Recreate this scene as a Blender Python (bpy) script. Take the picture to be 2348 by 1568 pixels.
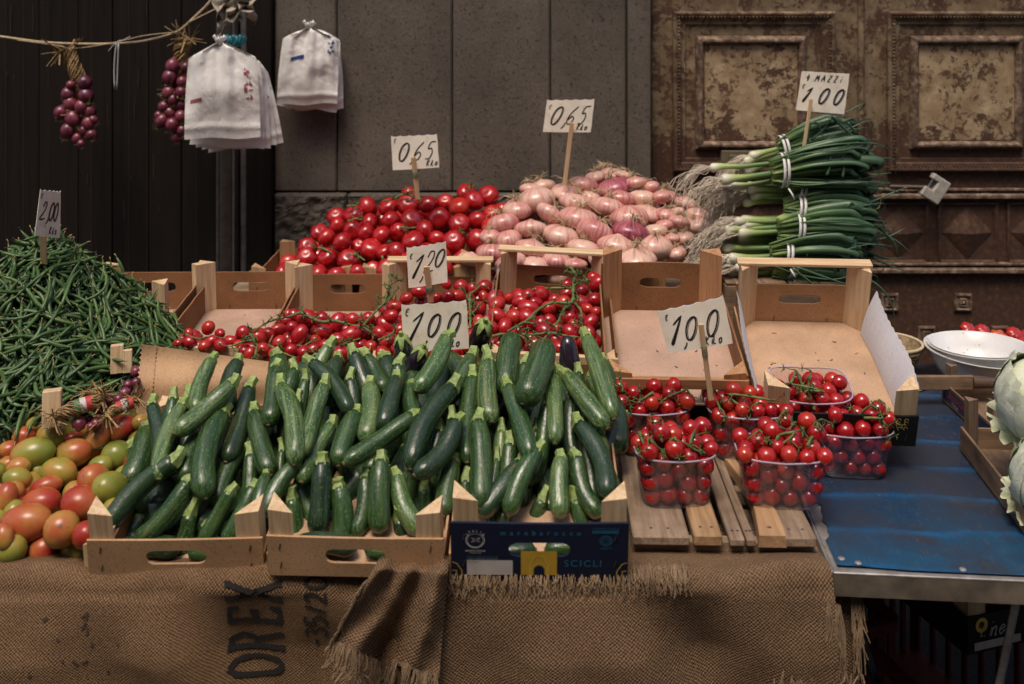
import bpy, math, random
import numpy as np
from mathutils import Vector, Matrix, noise as mnoise
R = math.radians
rng = random.Random(11)
for o in list(bpy.data.objects): bpy.data.objects.remove(o)
sc = bpy.context.scene
COL = sc.collection

# ------------------------------------------------------------ camera
F, CX, CZ = 2282.0, 1173.5, 1.65          # focal length and centre in pixels of a 2347 wide picture, eye height in m
cd = bpy.data.cameras.new('camera'); cam = bpy.data.objects.new('camera', cd); COL.objects.link(cam)
cam.location = (0, 0, CZ); cam.rotation_euler = (R(90), 0, 0)
cd.sensor_width = 36; cd.lens = 35; cd.shift_y = -784/2347; cd.clip_end = 200; cd.clip_start = .05
cd.dof.use_dof = True; cd.dof.focus_distance = 2.25; cd.dof.aperture_fstop = 3.4
sc.camera = cam
# ------------------------------------------------------------ sky, sun, exposure
w = bpy.data.worlds.new('World'); sc.world = w; w.use_nodes = True
nt = w.node_tree; bg = nt.nodes['Background']
sky = nt.nodes.new('ShaderNodeTexSky'); sky.sky_type = 'NISHITA'; sky.sun_disc = False
SUN_EL, SUN_ROT = 66, 200
sky.sun_elevation = R(SUN_EL); sky.sun_rotation = R(SUN_ROT)
sky.air_density = 1.0; sky.dust_density = 4.0; sky.ozone_density = 1.0
nt.links.new(sky.outputs[0], bg.inputs[0]); bg.inputs[1].default_value = .085
sd = bpy.data.lights.new('sun', 'SUN'); sun = bpy.data.objects.new('sun', sd); COL.objects.link(sun)
sd.energy = 1.5; sd.angle = R(22); sd.color = (1.0, .87, .72)
a_, e_ = R(SUN_ROT), R(SUN_EL)
sdir = Vector((math.sin(a_)*math.cos(e_), math.cos(a_)*math.cos(e_), math.sin(e_)))
sun.rotation_euler = sdir.to_track_quat('Z', 'Y').to_euler()
sun.location = (-2, -3, 6)
vs = sc.view_settings; vs.view_transform = 'Standard'; vs.look = 'None'; vs.gamma = 1; vs.exposure = 0.70
sc.cycles.use_denoising = True; sc.cycles.max_bounces = 6; sc.cycles.transparent_max_bounces = 16
sc.cycles.caustics_reflective = False; sc.cycles.caustics_refractive = False

# ------------------------------------------------------------ pixel -> place
def P(x, y, Y): return Vector(((x-CX)/F*Y, Y, CZ-y/F*Y))
def PZ(x, y, z): return P(x, y, (CZ-z)*F/y)
K = 2347/4096
def crop(x0, y0, s): return lambda x, y: ((x0+x/s)*K, (y0+y/s)*K)
c2 = crop(1000, 380, 2348/1800); c3 = crop(2500, 0, 2275/1596); c6 = crop(500, 1000, 2348/1300)
c7 = crop(1500, 950, 2348/1400); c8 = crop(2300, 900, 2348/1400); za = crop(300, 1300, 1845/1200)
zb = crop(1400, 1250, 1792/1200); c5 = crop(0, 1500, 1916/1100); c4 = crop(3300, 1150, 787/796)
cR = crop(3500, 1250, 1438/596); cU = crop(3300, 2250, 2348/796); cB = crop(700, 0, 1689/700)
cO = crop(150, 1450, 2348/500); cL = crop(0, 0, 2335/1400); c4b = crop(0, 900, 2156/1100)
class Plane:                                # a heap's slope: height z0 at depth Y0, rising with depth
    def __init__(s, Y0, z0, Y1, z1): s.Y0, s.z0, s.t = Y0, z0, (z1-z0)/(Y1-Y0)
    def at(s, x, y, lift=0):
        n = math.sqrt(1+s.t*s.t)
        Y = (CZ-(s.z0+lift*n)+s.t*s.Y0)/(s.t+y/F)
        return P(x, y, Y)
def smooth_path(pts, sub=4):
    pts = [Vector(p) for p in pts]
    if len(pts) < 3: return pts
    q = [2*pts[0]-pts[1]]+pts+[2*pts[-1]-pts[-2]]; out = []
    for i in range(1, len(q)-2):
        a, b, c, d = q[i-1:i+3]
        for k in range(sub):
            t = k/sub
            out.append(.5*((2*b)+(c-a)*t+(2*a-5*b+4*c-d)*t*t+(3*b-a-3*c+d)*t**3))
    out.append(pts[-1]); return out

# ------------------------------------------------------------ mesh builder
class MB:
    def __init__(s): s.v, s.f, s.m, s.t, s.uv = [], [], [], [], {}
    def add(s, V, Fc, mi=0, t=None, xf=None):
        o = len(s.v)
        s.v += [tuple(xf @ Vector(p)) if xf else tuple(p) for p in V]
        s.f += [tuple(i+o for i in f) for f in Fc]; s.m += [mi]*len(Fc)
        s.t += list(t) if t is not None else [0.0]*len(V)
        return o
    def box(s, c, d, ch=.001, mi=0, xf=None):         # chamfered box, centre c, size d
        x, y, z = d[0]/2, d[1]/2, d[2]/2; ch = min(ch, .45*min(x, y, z)); V = []; idx = {}
        for sx in (-1, 1):
            for sy in (-1, 1):
                for sz in (-1, 1):
                    for ax in range(3):
                        p = [sx*(x-ch), sy*(y-ch), sz*(z-ch)]; p[ax] = (sx*x, sy*y, sz*z)[ax]
                        idx[(sx, sy, sz, ax)] = len(V); V.append((p[0]+c[0], p[1]+c[1], p[2]+c[2]))
        fs = []
        for ax in range(3):
            o = [i for i in range(3) if i != ax]
            for sg in (-1, 1):
                q = []
                for a, b in ((-1, -1), (1, -1), (1, 1), (-1, 1)):
                    k = [0]*3; k[ax] = sg; k[o[0]] = a; k[o[1]] = b; q.append(idx[tuple(k)+(ax,)])
                fs.append(q)
        for ax in range(3):                          # edges parallel to ax
            o = [i for i in range(3) if i != ax]
            for a in (-1, 1):
                for b in (-1, 1):
                    k0 = [0]*3; k1 = [0]*3; k0[ax], k1[ax] = -1, 1
                    for k in (k0, k1): k[o[0]] = a; k[o[1]] = b
                    fs.append([idx[tuple(k0)+(o[0],)], idx[tuple(k1)+(o[0],)], idx[tuple(k1)+(o[1],)], idx[tuple(k0)+(o[1],)]])
        for k in [(a, b, c_) for a in (-1, 1) for b in (-1, 1) for c_ in (-1, 1)]:
            fs.append([idx[k+(0,)], idx[k+(1,)], idx[k+(2,)]])
        s.add(V, fs, mi, xf=xf); s.fix = True
    def tube(s, pts, r, n=6, mi=0, cap=True, flat=1.0, t=None, up=None, xf=None, ridge=0):
        pts = [Vector(p) for p in pts]; m = len(pts)
        rr = r if isinstance(r, (list, tuple)) else [r]*m
        tan = [(pts[min(i+1, m-1)]-pts[max(i-1, 0)]).normalized() for i in range(m)]
        u = Vector(up) if up else (Vector((0, 0, 1)) if abs(tan[0].z) < .9 else Vector((1, 0, 0)))
        V, T = [], []
        for i in range(m):
            u = (u-tan[i]*u.dot(tan[i])).normalized(); b = tan[i].cross(u)
            for k in range(n):
                a = 2*math.pi*k/n; q = rr[i]*(1+ridge*(1 if k % 2 else -1))
                V.append(pts[i]+u*(math.cos(a)*q*flat)+b*(math.sin(a)*q)); T.append(t[i] if t else 0)
        fs = [(i*n+k, i*n+(k+1) % n, (i+1)*n+(k+1) % n, (i+1)*n+k) for i in range(m-1) for k in range(n)]
        if cap: fs += [tuple(range(n-1, -1, -1)), tuple((m-1)*n+k for k in range(n))]
        s.add(V, fs, mi, T, xf)
    def lathe(s, prof, n=16, mi=0, xf=None, wob=None):
        V, fs = [], []; m = len(prof)
        for i, (r, z) in enumerate(prof):
            for k in range(n):
                a = 2*math.pi*k/n; q = r*(wob(a, i/(m-1)) if wob else 1)
                V.append((q*math.cos(a), q*math.sin(a), z))
        for i in range(m-1):
            for k in range(n): fs.append((i*n+k, i*n+(k+1) % n, (i+1)*n+(k+1) % n, (i+1)*n+k))
        s.add(V, fs, mi, [i/(m-1) for i in range(m) for k in range(n)], xf)
    def grid(s, fn, nu, nv, mi=0, thick=0):           # fn(u,v)->point
        V = [fn(i/nu, j/nv) for j in range(nv+1) for i in range(nu+1)]
        fs = [(j*(nu+1)+i, j*(nu+1)+i+1, (j+1)*(nu+1)+i+1, (j+1)*(nu+1)+i) for j in range(nv) for i in range(nu)]
        o = s.add(V, fs, mi)
        for j in range(nv+1):
            for i in range(nu+1): s.uv[o+j*(nu+1)+i] = (i/nu, j/nv)
    def build(s, name, mats, parent=None, smooth=None, solid=0):
        me = bpy.data.meshes.new(name or 'shape'); me.from_pydata(s.v, [], s.f)
        for m in (mats if isinstance(mats, (list, tuple)) else [mats]): me.materials.append(m)
        if any(s.m): me.polygons.foreach_set('material_index', s.m)
        if any(s.t):
            at = me.attributes.new('tint', 'FLOAT', 'POINT'); at.data.foreach_set('value', s.t)
        if s.uv:
            uvl = me.uv_layers.new(name='UVMap')
            for lp in me.loops: uvl.data[lp.index].uv = s.uv.get(lp.vertex_index, (0, 0))
        if getattr(s, 'fix', False):
            import bmesh
            bm = bmesh.new(); bm.from_mesh(me); bmesh.ops.recalc_face_normals(bm, faces=bm.faces); bm.to_mesh(me); bm.free()
        if smooth is not None:
            me.polygons.foreach_set('use_smooth', [True]*len(me.polygons))
            if smooth < 179: me.set_sharp_from_angle(angle=R(smooth))
        me.update()
        return mobj(name, me, parent) if name else me
def mobj(name, me, parent=None, mtx=None):
    o = bpy.data.objects.new(name, me); COL.objects.link(o)
    if mtx is not None: o.matrix_basis = mtx
    if parent: o.parent = parent
    return o
def tag(o, label, cat, group=None):
    o['label'] = label; o['category'] = cat
    if group: o['group'] = group
    return o
def thing(name, label, cat, group=None, mtx=None):
    o = bpy.data.objects.new(name, None); COL.objects.link(o); o.empty_display_size = .05
    if mtx is not None: o.matrix_basis = mtx
    return tag(o, label, cat, group)
def stuff(o): o['kind'] = 'stuff'; return o
def TR(loc, rx=0, ry=0, rz=0, s=1):
    return Matrix.Translation(loc) @ Matrix.Rotation(R(rz), 4, 'Z') @ Matrix.Rotation(R(ry), 4, 'Y') @ Matrix.Rotation(R(rx), 4, 'X') @ Matrix.Scale(s, 4)
def aim(loc, axis, roll=0, s=1):                      # local +Z along axis
    q = Vector(axis).to_track_quat('Z', 'Y').to_matrix().to_4x4()
    return Matrix.Translation(loc) @ q @ Matrix.Rotation(roll, 4, 'Z') @ Matrix.Scale(s, 4)

# ------------------------------------------------------------ materials
class NT:
    def __init__(s, name, **kw):
        s.m = bpy.data.materials.new(name); s.m.use_nodes = True; s.t = s.m.node_tree
        s.b = s.t.nodes['Principled BSDF']; s.out = s.t.nodes['Material Output']
        for k, v in kw.items(): s.set(k.replace('_', ' '), v)
    def put(s, sock, v):
        if isinstance(v, bpy.types.NodeSocket): s.t.links.new(v, sock)
        elif isinstance(v, tuple) and len(v) == 3 and sock.type == 'RGBA': sock.default_value = (*v, 1)
        else: sock.default_value = v
    def set(s, k, v): s.put(s.b.inputs[k], v)
    def n(s, typ, ins=None, **kw):
        nd = s.t.nodes.new('ShaderNode'+typ)
        for k, v in kw.items(): setattr(nd, k, v)
        for k, v in (ins or {}).items(): s.put(nd.inputs[k], v)
        return nd
    def co(s, scale=(1, 1, 1), kind='Object', rand=0):
        v = s.n('TexCoord').outputs[kind]
        if rand:
            r = s.n('ObjectInfo').outputs['Random']
            v = s.n('VectorMath', {0: v, 1: s.n('CombineXYZ', {0: s.ma('MULTIPLY', r, rand), 1: s.ma('MULTIPLY', r, rand*1.7), 2: s.ma('MULTIPLY', r, rand*.6)}).outputs[0]}, operation='ADD').outputs[0]
        return s.n('Mapping', {'Vector': v, 'Scale': scale}).outputs[0]
    def noise(s, v, scale, detail=3, rough=.55, dist=0):
        return s.n('TexNoise', {'Vector': v, 'Scale': scale, 'Detail': detail, 'Roughness': rough, 'Distortion': dist}).outputs[0]
    def vor(s, v, scale, feature='F1'):
        return s.n('TexVoronoi', {'Vector': v, 'Scale': scale}, feature=feature).outputs[0]
    def ma(s, op, a, b=0.0, c=0.0, clamp=False):
        nd = s.n('Math', {0: a, 1: b, 2: c}, operation=op); nd.use_clamp = clamp; return nd.outputs[0]
    def ramp(s, fac, *stops):
        nd = s.n('ValToRGB', {0: fac}); cr = nd.color_ramp
        while len(cr.elements) < len(stops): cr.elements.new(.5)
        for e, (p, c) in zip(cr.elements, stops): e.position = p; e.color = (*c, 1) if isinstance(c, tuple) else (c, c, c, 1)
        return nd.outputs[0]
    def mix(s, fac, a, b, mode='MIX'):
        nd = s.n('Mix', data_type='RGBA', blend_type=mode); s.put(nd.inputs[0], fac); s.put(nd.inputs[6], a); s.put(nd.inputs[7], b)
        return nd.outputs[2]
    def bump(s, h, strength=.3, dist=.002):
        s.set('Normal', s.n('Bump', {'Height': h, 'Strength': strength, 'Distance': dist}).outputs[0])
    def rnd(s): return s.n('ObjectInfo').outputs['Random']
def plain(name, c, rough=.5, metal=0, var=.25, scale=30, bump=.15, spec=.5):
    t = NT(name, Roughness=rough, Metallic=metal); t.b.inputs['Specular IOR Level'].default_value = spec
    f = t.noise(t.co(), scale, 5)
    t.set('Base Color', t.ramp(f, (.3, tuple(x*(1-var) for x in c)), (.7, tuple(min(1, x*(1+var)) for x in c))))
    if bump: t.bump(f, bump, .002)
    return t.m
def m_wood(name, axis, light, dark, rough=.65, ring=55, dirt=0.0):
    t = NT(name, Roughness=rough)
    sc_ = [1, 1, 1]; sc_[axis] = .06
    v = t.co(tuple(sc_), rand=3)
    g = t.noise(v, ring, 4, .6, 1.2); g2 = t.noise(v, ring*5, 3)
    c = t.ramp(t.ma('ADD', t.ma('MULTIPLY', g, .75), t.ma('MULTIPLY', g2, .25)), (.33, dark), (.6, light))
    if dirt:
        d = t.noise(t.co(rand=5), 9, 6, .65)
        c = t.mix(t.ma('MULTIPLY', t.ramp(d, (.45, 0.0), (.7, 1.0)), dirt), c, tuple(x*.35 for x in dark))
    t.set('Base Color', c); t.bump(t.ma('ADD', g, g2), .3, .0015); return t.m
PINE = [m_wood('pine'+n, i, (.71, .52, .32), (.46, .28, .14)) for i, n in enumerate('xyz')]
OLD = [m_wood('old_wood'+n, i, (.27, .17, .10), (.10, .06, .035), .75, 40, .7) for i, n in enumerate('xyz')]
GREYW = [m_wood('weathered_wood'+n, i, (.33, .235, .16), (.15, .095, .06), .8, 45, .5) for i, n in enumerate('xyz')]
STICK = m_wood('stick_wood', 2, (.70, .50, .30), (.5, .3, .15), .6, 60)
def m_card(name, c, rough=.8, var=.2, stain=None):
    t = NT(name, Roughness=rough); t.b.inputs['Specular IOR Level'].default_value = .25
    v = t.co(rand=4)
    f = t.ma('ADD', t.ma('MULTIPLY', t.noise(v, 9, 5), .6), t.ma('MULTIPLY', t.noise(v, 420, 3), .4))
    col = t.ramp(f, (.35, tuple(x*(1-var) for x in c)), (.65, tuple(min(1, x*(1+var)) for x in c)))
    fl = t.noise(t.co((1, 3, 1), rand=2), 260, 2)
    col = t.mix(t.ma('MULTIPLY', t.ramp(fl, (.58, 0.0), (.66, 1.0)), .6), col, tuple(x*.45 for x in c))
    if stain:
        d = t.noise(t.co(rand=9), 7, 4)
        col = t.mix(t.ma('MULTIPLY', t.ramp(d, (.62, 0.0), (.68, 1.0)), .55), col, stain)
    t.set('Base Color', col); t.bump(f, .25, .0015); return t.m
CARD = m_card('cardboard', (.47, .28, .15)); CARD_IN = m_card('cardboard_floor', (.48, .31, .20), var=.25, stain=(.33, .13, .08))
HARD = m_card('hardboard', (.26, .125, .058), var=.28); HARD_IN = m_card('hardboard_floor', (.44, .29, .215), var=.22)
KRAFT = m_card('kraft_paper', (.50, .315, .18)); WHITEP = m_card('white_paper_lining', (.66, .65, .68), var=.06)
NAVY = m_card('navy_print', (.010, .014, .040), .6, .15); BLACKP = m_card('black_print', (.010, .010, .010), .6, .2)
INK = plain('marker_ink', (.015, .014, .016), .55, var=.3, bump=0)
def flat(name, c, rough=.6): return plain(name, c, rough, var=.1, bump=0)
PRINT_BLUE = flat('print_blue', (.018, .15, .26)); PRINT_WHITE = flat('print_white', (.55, .52, .5)); PRINT_YEL = flat('print_yellow', (.60, .36, .03))
PRINT_LYEL = flat('print_pale_yellow', (.75, .52, .08)); LABELW = flat('print_label', (.62, .56, .52)); PRINT_GREEN = flat('print_green', (.03, .16, .08))
PRINT_RED = flat('print_red', (.45, .03, .03)); BURLINK = flat('sack_ink', (.014, .011, .010), .95)
STEEL = plain('steel', (.30, .30, .30), .35, 1.0, .3, 60); STAPLE = plain('staple', (.12, .10, .09), .5, .8)
def m_sign():
    t = NT('sign_card', Roughness=.7); v = t.co(rand=6)
    a = t.noise(v, 14, 5, .6); b = t.noise(v, 60, 4)
    c = t.ramp(a, (.3, (.72, .62, .50)), (.6, (.86, .78, .67)))
    c = t.mix(t.ma('MULTIPLY', t.ramp(b, (.58, 0.0), (.75, 1.0)), .35), c, (.42, .27, .13))
    t.set('Base Color', c); t.bump(b, .15, .001); return t.m
SIGN = m_sign()
def m_skin(name, c0, c1, rough=.25, blemish=(.3, .15, .05), amt=.3):
    t = NT(name, Roughness=rough); v = t.co((.032,)*3, rand=7); t.b.inputs['Specular IOR Level'].default_value = .8
    c = t.ramp(t.rnd(), (.0, c0), (.7, c1), (1.0, (c1[0]*1.12, c1[1]*2.6+.006, c1[2]*1.2)))
    c = t.mix(t.ramp(t.noise(v, 22, 3), (.4, 0.0), (.75, .55)), c, tuple(min(1, x*1.25+.004) for x in c1))
    c = t.mix(t.ma('MULTIPLY', t.ramp(t.noise(v, 170, 3), (.66, 0.0), (.74, 1.0)), amt), c, blemish)
    t.set('Base Color', c); t.bump(t.noise(v, 60, 3), .06, .003)
    t.set('Roughness', t.ramp(t.noise(v, 40, 3), (.3, rough*.75), (.7, rough*1.4)))
    t.set('Subsurface Weight', .03); t.set('Subsurface Radius', (.02, .004, .002)); return t.m
TOM = m_skin('tomato_skin', (.30, .004, .008), (.40, .009, .010), .22)
PLUM = m_skin('plum_tomato_skin', (.26, .004, .010), (.38, .010, .013), .22)
CHER = m_skin('cherry_tomato_skin', (.27, .004, .008), (.38, .010, .010), .17)
RIBT = m_skin('ribbed_tomato_skin', (.36, .012, .014), (.45, .03, .02), .28)
AUB = m_skin('aubergine_skin', (.012, .008, .014), (.02, .012, .022), .18, (.03, .02, .03), .2)
def m_big():
    t = NT('salad_tomato_skin', Roughness=.30); v = t.co((.035,)*3, rand=7)
    z = t.n('SeparateXYZ', {0: t.co()}).outputs[2]
    f = t.ma('ADD', t.ma('MULTIPLY', t.rnd(), .85), t.ma('ADD', t.ma('MULTIPLY', z, .13), t.ma('MULTIPLY', t.ma('SUBTRACT', t.noise(v, 16, 3), .5), 1.0)))
    c = t.ramp(f, (0.0, (.19, .22, .035)), (.27, (.30, .255, .045)), (.45, (.43, .21, .05)), (.66, (.41, .105, .035)), (.95, (.33, .030, .018)))
    c = t.mix(t.ma('MULTIPLY', t.ramp(t.noise(v, 110, 4), (.66, 0.0), (.72, 1.0)), .6), c, (.16, .08, .03))
    t.set('Base Color', c); t.bump(t.noise(v, 40, 3), .06, .003); return t.m
BIGT = m_big()
def m_zuc(name, base, light, k):
    t = NT(name); v = t.co((1, 1, .05), rand=9); v2 = t.co((1, 1, .45), rand=9)
    streak = t.noise(v, 190, 4, .7); spk = t.vor(v2, 260); blot = t.noise(t.co((1, 1, .3), rand=4), 24, 4)
    c = t.mix(t.rnd(), base, tuple(x*1.55 for x in base))
    c = t.mix(t.ma('MULTIPLY', t.ramp(streak, (.44, 0.0), (.72, 1.0)), k), c, light)
    c = t.mix(t.ma('MULTIPLY', t.ramp(blot, (.52, 0.0), (.75, 1.0)), k*.8), c, tuple(x*.75 for x in light))
    c = t.mix(t.ma('MULTIPLY', t.ramp(spk, (.13, 1.0), (.27, 0.0)), .8), c, tuple(min(1, x*1.7) for x in light))
    sc_ = t.noise(t.co((1, 1, .12), rand=13), 40, 5, .7)
    c = t.mix(t.ma('MULTIPLY', t.ramp(sc_, (.62, 0.0), (.67, 1.0)), .6), c, (.15, .125, .055))
    t.set('Base Color', c); t.set('Roughness', t.ramp(blot, (.3, .25), (.75, .40))); t.bump(t.ma('ADD', streak, spk), .16, .002)
    t.b.inputs['Specular IOR Level'].default_value = .65; return t.m
ZUC = [m_zuc('zucchini_skin_dark', (.009, .024, .010), (.05, .09, .035), .6), m_zuc('zucchini_skin', (.013, .038, .011), (.09, .15, .045), .85),
       m_zuc('zucchini_skin_light', (.028, .066, .020), (.20, .27, .10), 1.0)]
ZSTEM = plain('zucchini_stem', (.22, .30, .085), .6, var=.5, scale=90, bump=.4)
SCAR = plain('blossom_scar', (.16, .12, .06), .8)
GREEN = plain('vine_green', (.10, .14, .04), .6, var=.45, scale=70, bump=.3)
CALYX = plain('calyx_green', (.085, .13, .035), .6, var=.4, scale=90)
def m_bean():
    t = NT('bean_skin', Roughness=.42); v = t.co(rand=9)
    c = t.ramp(t.rnd(), (0, (.020, .052, .014)), (.5, (.042, .094, .024)), (1, (.095, .16, .05)))
    c = t.mix(t.ma('MULTIPLY', t.noise(v, 120, 3), .5), c, (.10, .19, .05))
    t.set('Base Color', c); t.bump(t.noise(v, 90, 2), .2, .002); return t.m
BEAN = m_bean()
BEANTIP = plain('bean_tip', (.30, .24, .10), .7)
def m_onion(name, stops, rough=.3, n=6.5):
    t = NT(name, Roughness=rough); xyz = t.n('SeparateXYZ', {0: t.co()}); r = t.rnd()
    ang = t.ma('ARCTAN2', xyz.outputs[1], xyz.outputs[0])
    v = t.n('CombineXYZ', {0: t.ma('MULTIPLY', t.ma('COSINE', ang), n), 1: t.ma('MULTIPLY', t.ma('SINE', ang), n), 2: t.ma('ADD', t.ma('MULTIPLY', xyz.outputs[2], .5), t.ma('MULTIPLY', r, 50))}).outputs[0]
    f = t.noise(v, 1.0, 6, .72); big = t.noise(t.co((.04,)*3, rand=11), 22, 4)
    fac = t.ma('ADD', t.ma('MULTIPLY', f, .95), t.ma('ADD', t.ma('MULTIPLY', big, .34), t.ma('SUBTRACT', t.ma('MULTIPLY', r, .18), .19)))
    t.set('Base Color', t.ramp(fac, *stops)); t.bump(f, .3, .0012); t.b.inputs['Specular IOR Level'].default_value = .7; return t.m
ONI = m_onion('pink_onion_skin', ((.34, (.40, .09, .12)), (.43, (.52, .19, .18)), (.54, (.62, .33, .275)), (.66, (.72, .49, .41)), (.80, (.56, .30, .15))), .28)
PINKD = m_onion('plum_onion_skin', ((.36, (.16, .02, .05)), (.5, (.33, .07, .11)), (.68, (.52, .20, .20))), .3)
PUR = m_onion('red_onion_skin', ((.36, (.030, .003, .012)), (.5, (.105, .009, .030)), (.7, (.26, .05, .075))), .36)
ROOT = plain('dry_root', (.50, .37, .22), .8, var=.3); WROOT = plain('pale_root', (.62, .53, .42), .8, var=.3)
STRAW = plain('dry_straw', (.33, .21, .09), .75, var=.5, scale=80, bump=.4)
def m_leek():
    t = NT('spring_onion_skin', Roughness=.38)
    a = t.n('Attribute', attribute_name='tint').outputs['Fac']; v = t.co((.15, 1, 1), rand=5)
    f = t.ma('ADD', a, t.ma('MULTIPLY', t.ma('SUBTRACT', t.noise(v, 70, 3), .5), .22))
    c = t.ramp(f, (.0, (.70, .64, .56)), (.16, (.68, .66, .48)), (.30, (.36, .45, .14)), (.44, (.09, .17, .045)), (.62, (.052, .112, .050)), (1.0, (.038, .080, .048)))
    c = t.mix(t.ma('MULTIPLY', t.rnd(), .3), c, t.mix(.5, c, (.05, .11, .07)))
    t.set('Base Color', c); t.bump(t.noise(v, 160, 2), .35, .001); return t.m
LEEK = m_leek()
DRYLEAF = plain('dry_leaf_tip', (.42, .25, .10), .8)
TIE = flat('paper_tie', (.70, .68, .66), .5)
def m_plastic():
    t = NT('punnet_plastic'); tr = t.n('BsdfTransparent', {0: (.88, .84, .90)}); gl = t.n('BsdfGlossy', {0: (.9, .88, .95), 1: .12})
    df = t.n('BsdfDiffuse', {0: (.45, .38, .48)})
    fr = t.n('LayerWeight', {0: .35}).outputs['Facing']
    m1 = t.n('MixShader', {0: t.ma('ADD', .05, t.ma('MULTIPLY', fr, .30)), 1: tr.outputs[0], 2: gl.outputs[0]})
    st = t.noise(t.co((1, 1, .1)), 60, 3)
    m2 = t.n('MixShader', {0: t.ma('ADD', t.ma('MULTIPLY', t.ramp(st, (.5, 0.0), (.75, 1.0)), .12), t.ma('ADD', .03, t.ma('MULTIPLY', fr, .10))), 1: m1.outputs[0], 2: df.outputs[0]})
    t.t.links.new(m2.outputs[0], t.out.inputs[0]); return t.m
PLAST = m_plastic()
PRIM = NT('punnet_rim', Base_Color=(.50, .42, .54, 1), Roughness=.2, Alpha=.75).m
FILM = NT('clear_film', Base_Color=(.62, .52, .55, 1), Roughness=.15, Alpha=.22).m
def m_bag():
    t = NT('bag_plastic', Roughness=.42); v = t.co()
    t.set('Base Color', t.ramp(t.noise(v, 12, 3), (.3, (.80, .765, .73)), (.7, (.88, .85, .82))))
    t.bump(t.noise(t.co((1, 1, .6)), 26, 6, .68, 3.0), .40, .008); return t.m
BAG = m_bag()
def m_burlap(name, c0, c1, pitch):
    t = NT(name, Roughness=.95); t.b.inputs['Specular IOR Level'].default_value = .1
    uv = t.n('TexCoord').outputs['UV']; wob = t.n('TexNoise', {'Vector': uv, 'Scale': 9.0, 'Detail': 4}).outputs[1]
    v = t.n('VectorMath', {0: uv, 1: t.n('VectorMath', {0: wob, 1: (.024, .024, 0)}, operation='MULTIPLY').outputs[0]}, operation='ADD').outputs[0]
    x = t.n('SeparateXYZ', {0: v}); k = 2*math.pi/pitch
    a = t.ma('SINE', t.ma('MULTIPLY', x.outputs[0], k)); b = t.ma('SINE', t.ma('MULTIPLY', x.outputs[1], k))
    h = t.ma('ADD', .5, t.ma('MULTIPLY', t.ma('MULTIPLY', a, b), .5))
    h = t.ma('ADD', t.ma('MULTIPLY', h, .55), t.ma('MULTIPLY', t.noise(uv, 210, 3), .6))
    big = t.noise(uv, 7, 5, .6)
    c = t.ramp(h, (.25, tuple(x*.32 for x in c0)), (.5, c0), (.9, c1))
    c = t.mix(t.ma('MULTIPLY', t.ramp(big, (.45, 0.0), (.72, 1.0)), .55), c, tuple(x*.35 for x in c0))
    t.set('Base Color', c); t.bump(h, .9, .004); return t.m
BURL = m_burlap('burlap', (.170, .100, .055), (.33, .205, .115), .0060)
BURL2 = m_burlap('burlap_coarse', (.150, .090, .052), (.32, .205, .122), .0068)
THREAD = plain('jute_thread', (.26, .175, .105), .9, var=.4)
# ============================================================ SETTING
WY = 3.46                                   # face of the stone wall
def m_stone(name, c, pit=1.0, rough=.85):
    t = NT(name, Roughness=rough); t.b.inputs['Specular IOR Level'].default_value = .3; v = t.co(rand=3)
    big = t.noise(v, 3.2, 6, .62); fine = t.noise(v, 150, 5, .75); pits = t.noise(v, 95, 3, .75)
    f = t.ma('ADD', t.ma('MULTIPLY', big, .6), t.ma('MULTIPLY', fine, .4))
    col = t.ramp(f, (.32, tuple(x*.55 for x in c)), (.52, c), (.70, tuple(x*1.55 for x in c)))
    pm = t.ramp(pits, (.34, 1.0), (.41, 0.0))
    col = t.mix(t.ma('MULTIPLY', pm, .7*pit), col, tuple(x*.22 for x in c))
    col = t.mix(t.ma('MULTIPLY', t.ramp(fine, (.62, 0.0), (.70, 1.0)), .5), col, tuple(min(1, x*2.6) for x in c))
    t.set('Base Color', col); t.bump(t.ma('SUBTRACT', t.ma('MULTIPLY', fine, .6), pm), .6, .006); return t.m
STONE = m_stone('basalt', (.118, .099, .080)); STONE_R = m_stone('rough_basalt', (.105, .088, .070), 1.2)
PAVE = m_stone('paving', (.06, .055, .05))
g = MB(); g.grid(lambda u, v: ((u-.5)*60, (v-.5)*60+2, 0), 6, 6)
ground = g.build('ground', PAVE); ground['kind'] = 'structure'

wall = thing('stone_wall', 'dark grey basalt block wall behind the heaped tomatoes and onions', 'wall', mtx=TR((0, WY, 0)))
def wx(x, Y=WY): return (x-CX)/F*Y
def wz(y, Y=WY): return CZ-y/F*Y
def block(x0, x1, z0, z1, m, d=.22, rough=0, proud=0):
    b = MB(); n = 30 if rough else 1; w_, h_ = x1-x0-.004, z1-z0-.004; r_ = random.Random(int(x0*1000+z0*77))
    cx_, cz_ = (x0+x1)/2, (z0+z1)/2
    if rough:
        hs = [[(mnoise.fractal(Vector((i*.22+x0*9, j*.22, z0*5)), .8, 2.0, 4)*1.1)*rough for i in range(n+1)] for j in range(n+1)]
        def fn(u, v):
            i, j = round(u*n), round(v*n); e = (0 < i < n) and (0 < j < n)
            return ((u-.5)*w_, -proud-(.012+hs[i][j] if e else 0), (v-.5)*h_)
        b.grid(fn, n, n); b.uv = {}
        b.box((0, d/2+.002-proud, 0), (w_, d, h_), .006)
    else: b.box((0, d/2-proud, 0), (w_, d, h_), .006)
    o = b.build('stone_block', m, wall); o.location = (cx_, 0, cz_); return o
xs = [628, 772, 1037, 1262, 1437]
for a, b in zip(xs, xs[1:]): block(wx(a), wx(b), wz(441), wz(-60), STONE); block(wx(a), wx(b), wz(-60), wz(-560), STONE)
block(wx(1437), wx(1492), wz(441), wz(-560), STONE, proud=.02)
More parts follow.
